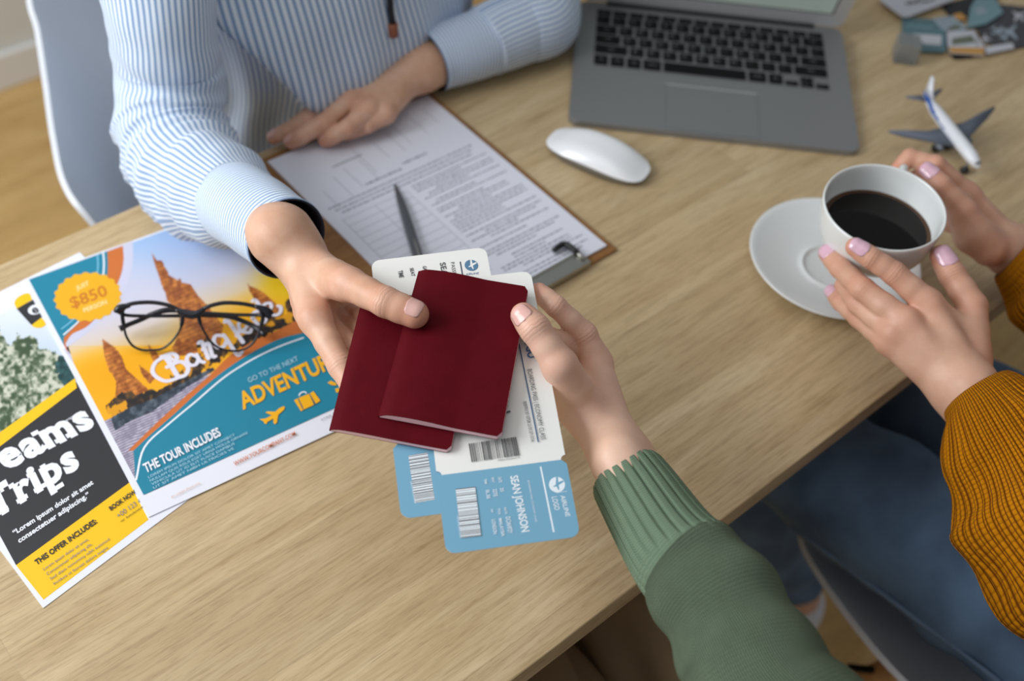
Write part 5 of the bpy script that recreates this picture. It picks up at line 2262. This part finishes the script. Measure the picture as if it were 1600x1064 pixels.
# trousers
tr_m = basic('dark_trousers', (52, 54, 64), 0.9)
m1 = tube('t', [P4(V3(.50, 1.08, -.24), .10), P4(V3(.48, .95, -.22), .085), P4(V3(.47, .70, -.22), .07), P4(V3(.47, .64, -.27), .065), P4(V3(.46, .68, -.50), .06), P4(V3(.46, .70, -.68), .055)], 32, 8)
m2 = tube('t', [P4(V3(.68, 1.08, -.24), .10), P4(V3(.69, .95, -.22), .085), P4(V3(.70, .70, -.22), .07), P4(V3(.70, .64, -.27), .065), P4(V3(.70, .68, -.50), .06), P4(V3(.70, .70, -.68), .055)], 32, 8)
me, mm = join_me('trousers', [(m1, tr_m), (m2, tr_m)])
link('trousers', me, mm, pa)

# right hand gripping the passports
TH = [(A(497, 418, .150), .0130), (B(546, 444, .012), .0128), (B(603, 472, .0235), .0112), (B(648, 491, .0212), .0104)]
IX = [(A(492, 497, .150), .0118), (B(533, 572, -.016), .0098), (B(566, 628, -.016), .0085), (B(590, 640, -.0145), .0076)]
MX = [(A(486, 487, .132), .0120), (B(548, 545, -.028), .0100), (B(600, 580, -.020), .0088), (B(625, 590, -.0160), .0080)]
RX = [(A(480, 470, .116), .0115), (B(535, 505, -.042), .0096), (B(590, 535, -.028), .0085), (B(615, 545, -.0165), .0078)]
PX = [(A(474, 452, .104), .0105), (B(520, 475, -.052), .0084), (B(565, 495, -.036), .0076), (B(590, 505, -.020), .0068)]
wa, wb = A(440, 369, .156), A(455, 382, .134)
ea = A(330, 290, .07)
hA = Hand({'thumb': TH, 'index': IX, 'middle': MX, 'ring': RX, 'pinky': PX},
          palm=[[(A(470, 408, .146), .0165), IX[0]], [(A(468, 405, .132), .0165), MX[0]], [(A(468, 402, .120), .0160), RX[0]], [(A(468, 398, .112), .0150), PX[0]],
                [(A(466, 396, .148), .0185), (A(500, 432, .148), .0150), (B(540, 446, .002), .0125)]],
          arm=[[(ea, .030), (A(400, 340, .118), .0250), (wa, .0242), (A(470, 402, .142), .0190)], [(ea, .028), (wb, .0200), (A(472, 410, .126), .0170)]],
          webs=[[(A(505, 455, .142), .0125), (A(500, 478, .140), .0120)], [(A(520, 452, .142), .0095), (A(508, 478, .138), .0100)]])
# left hand resting palm down beside the form
hz = .0075
TI = [(A(524, 148, .034), .0112), (A(478, 186, .030), .0094), (A(446, 206, .020), .0082), (A(428, 215, .0135), .0074)]
TM = [(A(548, 157, .038), .0116), (A(505, 193, .032), .0098), (A(471, 213, .022), .0086), (A(455, 222, .0140), .0078)]
TR_ = [(A(575, 172, .037), .0112), (A(543, 200, .031), .0094), (A(520, 213, .022), .0084), (A(508, 219, .0150), .0076)]
TP = [(A(602, 178, .032), .0100), (A(574, 196, .026), .0084), (A(552, 205, .018), .0074), (A(540, 210, .0140), .0066)]
TT = [(A(636, 76, .032), .0120), (A(608, 78, .028), .0108), (A(576, 88, .022), .0098), (A(559, 96, .0200), .0088)]
wc = A(655, 98, .040)
hB = Hand({'thumb': TT, 'index': TI, 'middle': TM, 'ring': TR_, 'pinky': TP},
          palm=[[(A(640, 98, .036), .0165), TI[0]], [(A(640, 108, .038), .0165), TM[0]], [(A(640, 116, .036), .0160), TR_[0]], [(A(642, 124, .032), .0155), TP[0]], [(A(640, 96, .030), .0155), (A(600, 112, .026), .0130)]],
          arm=[[(A(846, 20, .046), .031), (A(760, 64, .042), .028), (wc, .0205), (A(640, 104, .038), .0180)], [(A(760, 72, .036), .026), (A(660, 114, .034), .0195), (A(642, 118, .034), .0170)]],
          webs=[[(A(600, 120, .030), .013), (A(560, 140, .030), .0110)]])
body_obj('body', [hA, hB], skin1, pa, extra=[
    [(V3(.58, 1.03, .42), .055), (V3(.58, 1.03, .30), .08), (V3(.58, 1.01, .12), .105), (V3(.59, 1.02, -.14), .115)],
    [(V3(.45, 1.0, .30), .045), (V3(.72, 1.05, .31), .045)],
    [(Vector(m_[:3]), .032) for m_ in catmull(ma_[1:7], 4)], [(Vector(m_[:3]), .030 + .010 * (i_ == 0)) for i_, m_ in enumerate(catmull(mb_[1:5], 4)[:-2])],
    [(V3(.50, 1.08, -.24), .08), (V3(.47, .68, -.22), .06), (V3(.46, .70, -.68), .045)], [(V3(.68, 1.08, -.24), .08), (V3(.70, .68, -.22), .06), (V3(.70, .70, -.68), .045)]])
nails_obj(hA, [('thumb', HN + Vector((.10, -.05, 0)))], nail_nat, pa, w=.80, back=.65, front=.62)
nails_obj(hB, [(k, Vector((0, 0, 1))) for k in ('index', 'middle', 'ring')], nail_nat, pa, w=.80)

# ------------------------------------------------ person in the green sweater
pb_ = root('person', (0.42, -0.12, 0.0), 'person in a green knitted sweater and brown trousers taking the passports', 'person', 'people at the table')
gp = [P4(A(979, 743, .130), .0265), P4(A(1000, 775, .131), .0285), P4(A(1040, 838, .134), .0315), P4(A(1062, 868, .136), .0335), P4(A(1084, 892, .138), .0355), P4(A(1123, 945, .142), .0375), P4(A(1168, 1020, .146), .0405), P4(A(1225, 1120, .150), .0455), P4(V3(.335, .00, .16), .052), P4(V3(.37, -.09, .22), .062), P4(V3(.42, -.16, .33), .075)]
Sg = catmull(gp, 14)
Lg = np.concatenate([[0], np.cumsum(np.linalg.norm(np.diff(Sg[:, :3], axis=0), axis=1))])
rib_end = float(Lg[14 * 3 + 5])


def gdisp(th, s, P, d):
    e = rib_end + 0.004 * math.sin(th * 2)
    f = 1 / (1 + math.exp((s - e) / 0.0016))
    c = math.cos(th * 25)
    rib = (0.0013 * (1 - 2 * max(0, -c) ** 2.6)) * f * min(1, .35 + s / .006)
    body = (1 - f) * (0.0018 + 0.0036 * nz(P, 20) + 0.0022 * math.sin(s * 130 + 2.2 * math.sin(th + 1) + 3 * nz(P, 10)) * gauss(s - e - .05, .06))
    return rib + body


me = tube('sleeve', gp, 264, 14, gdisp, True, uv=True, uref=.045, inner=0.0016)
# two materials along the length
nring = len(Sg)
me.materials.append(green_rib)
me.materials.append(green_m)
for poly in me.polygons:
    v0 = me.loops[poly.loop_start].vertex_index // 264
    if v0 < nring and Lg[v0] > rib_end:
        poly.material_index = 1
sw = link('sweater', me, [], pb_)
# its trousers, in the shade under the table edge
br_m = basic('brown_trousers', (146, 124, 94), 0.9, noise_amt=.15, noise_scale=30)


def cloth(th, s, P, d):
    return 0.010 * nz(P, 9) + 0.006 * math.sin(th * 5 + 8 * nz(P, 4))


m1 = tube('t', [P4(V3(.24, -.25, -.24), .11), P4(V3(.28, .0, -.22), .095), P4(V3(.325, .22, -.21), .082), P4(V3(.345, .33, -.23), .075), P4(V3(.35, .36, -.32), .068), P4(V3(.34, .34, -.52), .062), P4(V3(.34, .32, -.70), .055)], 64, 10, cloth)
m2 = tube('t', [P4(V3(.40, -.28, -.25), .11), P4(V3(.43, .0, -.23), .09), P4(V3(.475, .22, -.215), .078), P4(V3(.495, .33, -.24), .070), P4(V3(.50, .36, -.33), .064), P4(V3(.49, .34, -.52), .060), P4(V3(.48, .32, -.70), .055)], 64, 10, cloth)
me, mm = join_me('trousers', [(m1, br_m), (m2, br_m)])
link('trousers', me, mm, pb_)

GT = [(A(916, 644, .130), .0160), (B(874, 570, .006), .0118), (B(836, 514, .0185), .0112), (B(818, 493, .0195), .0094)]
GI = [(A(932, 566, .130), .0112), (A(914, 522, .146), .0095), (B(868, 478, -.014), .0082), (B(842, 456, -.0125), .0072)]
GM = [(A(934, 586, .112), .0115), (A(908, 548, .128), .0098), (B(840, 520, -.018), .0084), (B(800, 505, -.0135), .0075)]
GR = [(A(930, 602, .098), .0108), (A(895, 575, .108), .0094), (B(830, 555, -.026), .0082), (B(795, 545, -.0150), .0072)]
GP = [(A(922, 620, .088), .0100), (A(885, 605, .092), .0084), (B(835, 590, -.036), .0074), (B(800, 580, -.020), .0066)]
w1, w2 = A(968, 722, .138), A(985, 725, .118)
hG = Hand({'thumb': GT, 'index': GI, 'middle': GM, 'ring': GR, 'pinky': GP},
          palm=[[(A(968, 700, .130), .0150), GI[0]], [(A(966, 700, .120), .0150), GM[0]], [(A(958, 700, .108), .0145), GR[0]], [(A(950, 700, .100), .0140), GP[0]],
                [(A(958, 702, .130), .0165), (A(893, 624, .134), .0162), (B(875, 572, .002), .0118)]],
          arm=[[(V3(.345, .02, .155), .028), (A(1040, 840, .134), .0225), (w1, .0185), (A(962, 706, .130), .0175)], [(A(1045, 845, .125), .0215), (w2, .0175), (A(968, 706, .118), .0160)]],
          webs=[[(A(905, 610, .124), .0125), (A(926, 590, .122), .0100)]])
body_obj('body', [hG], skin2, pb_, extra=[[(V3(.345, .02, .155), .028), (V3(.335, .0, .16), .032), (V3(.42, -.16, .33), .045)],
                                          [(V3(.24, -.25, -.24), .08), (V3(.345, .33, -.24), .05), (V3(.34, .32, -.70), .04)], [(V3(.40, -.28, -.25), .08), (V3(.495, .33, -.25), .045), (V3(.48, .32, -.70), .04)]])
gn_dir = (Vector((-0.62, -0.05, 0.62)))
nails_obj(hG, [('thumb', CAMR @ Vector((-.55, .42, .72)))], nail_nat, pb_, w=.82, back=.9, front=.7)

# ------------------------------------------------ person in the mustard sweater
pc = root('person', (0.85, -0.08, 0.0), 'person in a mustard knitted sweater and blue jeans holding the coffee cup', 'person', 'people at the table')
s1 = [P4(A(1528, 616, .078), .0315), P4(A(1548, 642, .076), .0400), P4(A(1583, 700, .070), .0560), P4(A(1625, 770, .064), .0690), P4(A(1680, 850, .060), .078), P4(V3(.67, -.02, .07), .080), P4(V3(.68, -.11, .16), .08), P4(V3(.70, -.16, .30), .085)]
s2 = [P4(A(1590, 392, .062), .0330), P4(A(1604, 402, .060), .0385), P4(A(1640, 425, .056), .052), P4(A(1700, 470, .055), .066), P4(A(1780, 520, .06), .075), P4(V3(.98, .02, .10), .085), P4(V3(1.0, -.12, .30), .085)]


def mdisp(th, s, P, d):
    rib = 0.0011 * math.sin(th * 46) * min(1, s / .03)
    return rib + 0.010 * nz(P, 10) * min(1, s / .05) + 0.003 * nz(P, 30, 2) + 0.004 * math.sin(s * 85 + 3 * nz(P, 8) + th) * min(1, s / .06)


ma1 = tube('sleeve', s1, 300, 14, mdisp, True, uv=True, uref=.0485, inner=.004)
ma2 = tube('sleeve', s2, 300, 14, mdisp, True, uv=True, uref=.0485, inner=.004)
tcm = [(.85, -.15, -.26, .18, .14), (.85, -.16, -.1, .175, .13), (.85, -.17, .1, .18, .125), (.85, -.18, .28, .185, .11), (.85, -.19, .36, .12, .085), (.85, -.19, .42, .065, .065)]
Tm = catmull(tcm, 8)
vs, fs, uvs = [], [], []
SEG = 96
for i, (x, y, z, rx, ry) in enumerate(Tm):
    for k in range(SEG):
        a = 2 * math.pi * k / SEG
        P = Vector((x + rx * math.cos(a), y + ry * math.sin(a), ZT + z))
        P += Vector((math.cos(a), math.sin(a), 0)) * 0.012 * nz(P, 9)
        vs.append(P)
for i in range(len(Tm) - 1):
    for k in range(SEG):
        k2 = (k + 1) % SEG
        fs.append((i * SEG + k, i * SEG + k2, (i + 1) * SEG + k2, (i + 1) * SEG + k))
        u0, u1 = k / SEG * .99, (k + 1) / SEG * .99
        uvs += [(u0, Tm[i][2]), (u1, Tm[i][2]), (u1, Tm[i + 1][2]), (u0, Tm[i + 1][2])]
mt = mesh('body', vs, fs)
lay = mt.uv_layers.new(name='UVMap')
lay.data.foreach_set('uv', [c for q in uvs for c in q])
me, mm = join_me('sweater', [(ma1, must_m), (ma2, must_m), (mt, must_m)])
link('sweater', me, mm, pc)


def dfold(th, s, P, d):
    return 0.006 * nz(P, 11) + 0.003 * nz(P, 25, 3) + 0.0022 * math.sin(s * 60 + th * 2 + 5 * nz(P, 6))


j1 = tube('j', [P4(V3(.83, -.14, -.195), .098), P4(V3(.80, .0, -.19), .086), P4(V3(.780, .12, -.19), .082), P4(V3(.765, .25, -.195), .073), P4(V3(.757, .35, -.205), .067), P4(V3(.765, .40, -.265), .064), P4(A(1190, 812, -.42), .060), P4(A(1210, 858, -.50), .055), P4(A(1230, 893, -.57), .052)], 72, 10, dfold, uv=True)
j2 = tube('j', [P4(V3(.93, -.14, -.21), .105), P4(V3(.94, .0, -.205), .094), P4(V3(.945, .15, -.205), .084), P4(V3(.945, .30, -.21), .076), P4(V3(.945, .44, -.22), .070), P4(V3(.95, .48, -.28), .066), P4(V3(.96, .46, -.45), .060), P4(V3(.97, .43, -.60), .055)], 72, 10, dfold, uv=True)
me, mm = join_me('jeans', [(j1, denim_m), (j2, denim_m)])
jn = link('jeans', me, mm, pc)
# outside seam: a raised double line of cloth along the near thigh
from mathutils.bvhtree import BVHTree
bmj = bmesh.new()
bmj.from_mesh(me)
bvh = BVHTree.FromBMesh(bmj)
sm_pts = []
for px, py in ((1236, 822), (1262, 840), (1300, 868), (1360, 912), (1430, 965), (1500, 1016), (1570, 1070)):
    h_ = bvh.ray_cast(CAMP, ray(px, py).normalized())
    if h_[0] is not None:
        sm_pts.append(P4(h_[0] + h_[1] * 0.0006, .0022))
bmj.free()
o = link('seam', tube('seam', sm_pts, 8, 6, lambda th, s, P, d: 0.0008 * math.sin(s * 700)), basic('seam_denim', (108, 130, 156), 0.9), pc)
o.parent = jn
o.matrix_parent_inverse = jn.matrix_world.inverted()
# ankle and trainer of the near foot
sh_m = basic('trainer_white', (222, 224, 232), 0.55)
ft = [A(1275, 958, -.695), A(1250, 950, -.692), A(1215, 950, -.705), A(1160, 958, -.715), A(1115, 962, -.72)]
shm = tube('trainer', [P4(q, r_) for q, r_ in zip(ft, (.030, .037, .038, .036, .026))], 32, 6, None, True)
link('trainer', shm, sh_m, pc)
bm = bmesh.new()
link('sole', tube('sole', [(q.x, q.y, .013, r_) for q, r_ in zip(ft, (.033, .040, .042, .040, .028))], 28, 5, None, True, squash=.3), basic('sole_white', (232, 232, 236), 0.6), pc)
bm.free()

# hand in front (left): fingers round the cup
CI = [(A(1450, 474, .104), .0116), (A(1397, 427, .116), .0104), (on_cup(1360, 402, .0093), .0093), (on_cup(1336, 386, .0080), .0083)]
CM_ = [(A(1415, 503, .096), .0116), (A(1348, 452, .100), .0104), (A(1312, 418, .092), .0093), (A(1293, 396, .088), .0082)]
CRr = [(A(1396, 520, .087), .0108), (A(1340, 474, .080), .0096), (A(1320, 446, .070), .0086), (A(1332, 425, .064), .0076)]
CP = [(A(1388, 536, .078), .0096), (A(1341, 498, .066), .0081), (A(1313, 473, .056), .0074), (A(1300, 456, .052), .0068)]
CTh = [(A(1522, 560, .080), .0145), (A(1519, 478, .096), .0128), (A(1487, 428, .106), .0116), (A(1471, 400, .112), .0101)]
wv1, wv2 = A(1520, 606, .082), A(1500, 622, .066)
fa1 = V3(.69, .02, .05)
hC = Hand({'thumb': CTh, 'index': CI, 'middle': CM_, 'ring': CRr, 'pinky': CP},
          palm=[[(A(1515, 592, .080), .0160), CI[0]], [(A(1500, 594, .078), .0160), CM_[0]], [(A(1484, 598, .072), .0155), CRr[0]], [(A(1476, 604, .068), .0150), CP[0]], [(A(1518, 590, .076), .0170), (A(1508, 520, .084), .0135)]],
          arm=[[(fa1, .033), (A(1575, 690, .07), .0260), (wv1, .0190), (A(1508, 590, .080), .0170)], [(A(1560, 700, .06), .0250), (wv2, .0185), (A(1488, 604, .070), .0165)]], thin=.975,
          webs=[[(A(1500, 515, .090), .0120), (A(1470, 490, .096), .0105)]])
# hand behind (right): holding the handle
DI = [(A(1512, 304, .092), .0108), (A(1462, 258, .112), .0094), (A(1422, 246, .110), .0084), (A(1405, 262, .098), .0074)]
DM = [(A(1524, 326, .078), .0108), (A(1478, 290, .092), .0094), (A(1440, 275, .088), .0084), (A(1420, 285, .078), .0076)]
DR = [(A(1526, 348, .066), .0104), (A(1484, 325, .074), .0090), (A(1450, 315, .066), .0080), (A(1440, 325, .058), .0072)]
DP = [(A(1528, 366, .056), .0096), (A(1492, 352, .058), .0080), (A(1466, 346, .050), .0072), (A(1458, 352, .046), .0066)]
DT = [(A(1545, 392, .074), .0145), (A(1505, 330, .100), .0125), (A(1470, 290, .114), .0105), (A(1447, 268, .118), .0092)]
hD = Hand({'thumb': DT, 'index': DI, 'middle': DM, 'ring': DR, 'pinky': DP},
          palm=[[(A(1578, 385, .064), .0150), DI[0]], [(A(1578, 390, .062), .0150), DM[0]], [(A(1574, 394, .058), .0145), DR[0]], [(A(1572, 398, .054), .0140), DP[0]], [(A(1574, 394, .066), .0160), (A(1520, 368, .082), .0165), (A(1506, 345, .090), .0140)]],
          arm=[[(V3(.97, .05, .08), .033), (A(1660, 430, .058), .026), (A(1590, 386, .062), .0185), (A(1572, 386, .064), .0160)], [(A(1660, 440, .05), .025), (A(1588, 400, .054), .0175), (A(1572, 398, .058), .0160)]],
          webs=[[(A(1500, 320, .092), .0120), (A(1510, 345, .080), .012)]])
body_obj('body', [hC, hD], skin3, pc, extra=[
    [(fa1, .032), (V3(.69, -.02, .05), .035), (V3(.70, -.16, .30), .045)], [(V3(.97, .05, .08), .033), (V3(.98, .02, .09), .035), (V3(1.0, -.14, .30), .045)],
    [(V3(.85, -.19, .42), .05), (V3(.85, -.18, .30), .08), (V3(.85, -.17, .0), .10), (V3(.85, -.14, -.2), .10)], [(V3(.72, -.17, .31), .045), (V3(.98, -.17, .31), .045)],
    [(V3(.83, -.14, -.195), .07), (V3(.757, .35, -.205), .045), (V3(.765, .39, -.265), .042), (A(1190, 812, -.42), .040), (A(1230, 893, -.57), .036), (A(1243, 918, -.62), .033), (A(1252, 938, -.68), .028)],
    [(V3(.93, -.14, -.21), .07), (V3(.945, .44, -.22), .045), (V3(.97, .43, -.62), .036)]])
tocam = -(CAMR @ Vector((0, 0, -1)))
nails_obj(hC, [('index', tocam + Vector((0, 0, .4))), ('middle', tocam + Vector((-.5, 0, .3))), ('pinky', tocam + Vector((-.6, 0, .1))), ('thumb', tocam + Vector((.0, .0, .4)))], nail_pink, pc, w=.92, back=1.35, front=1.0)
nails_obj(hD, [('thumb', tocam + Vector((0, .1, .2)))], nail_pink, pc, w=.95, back=1.15, front=.9)
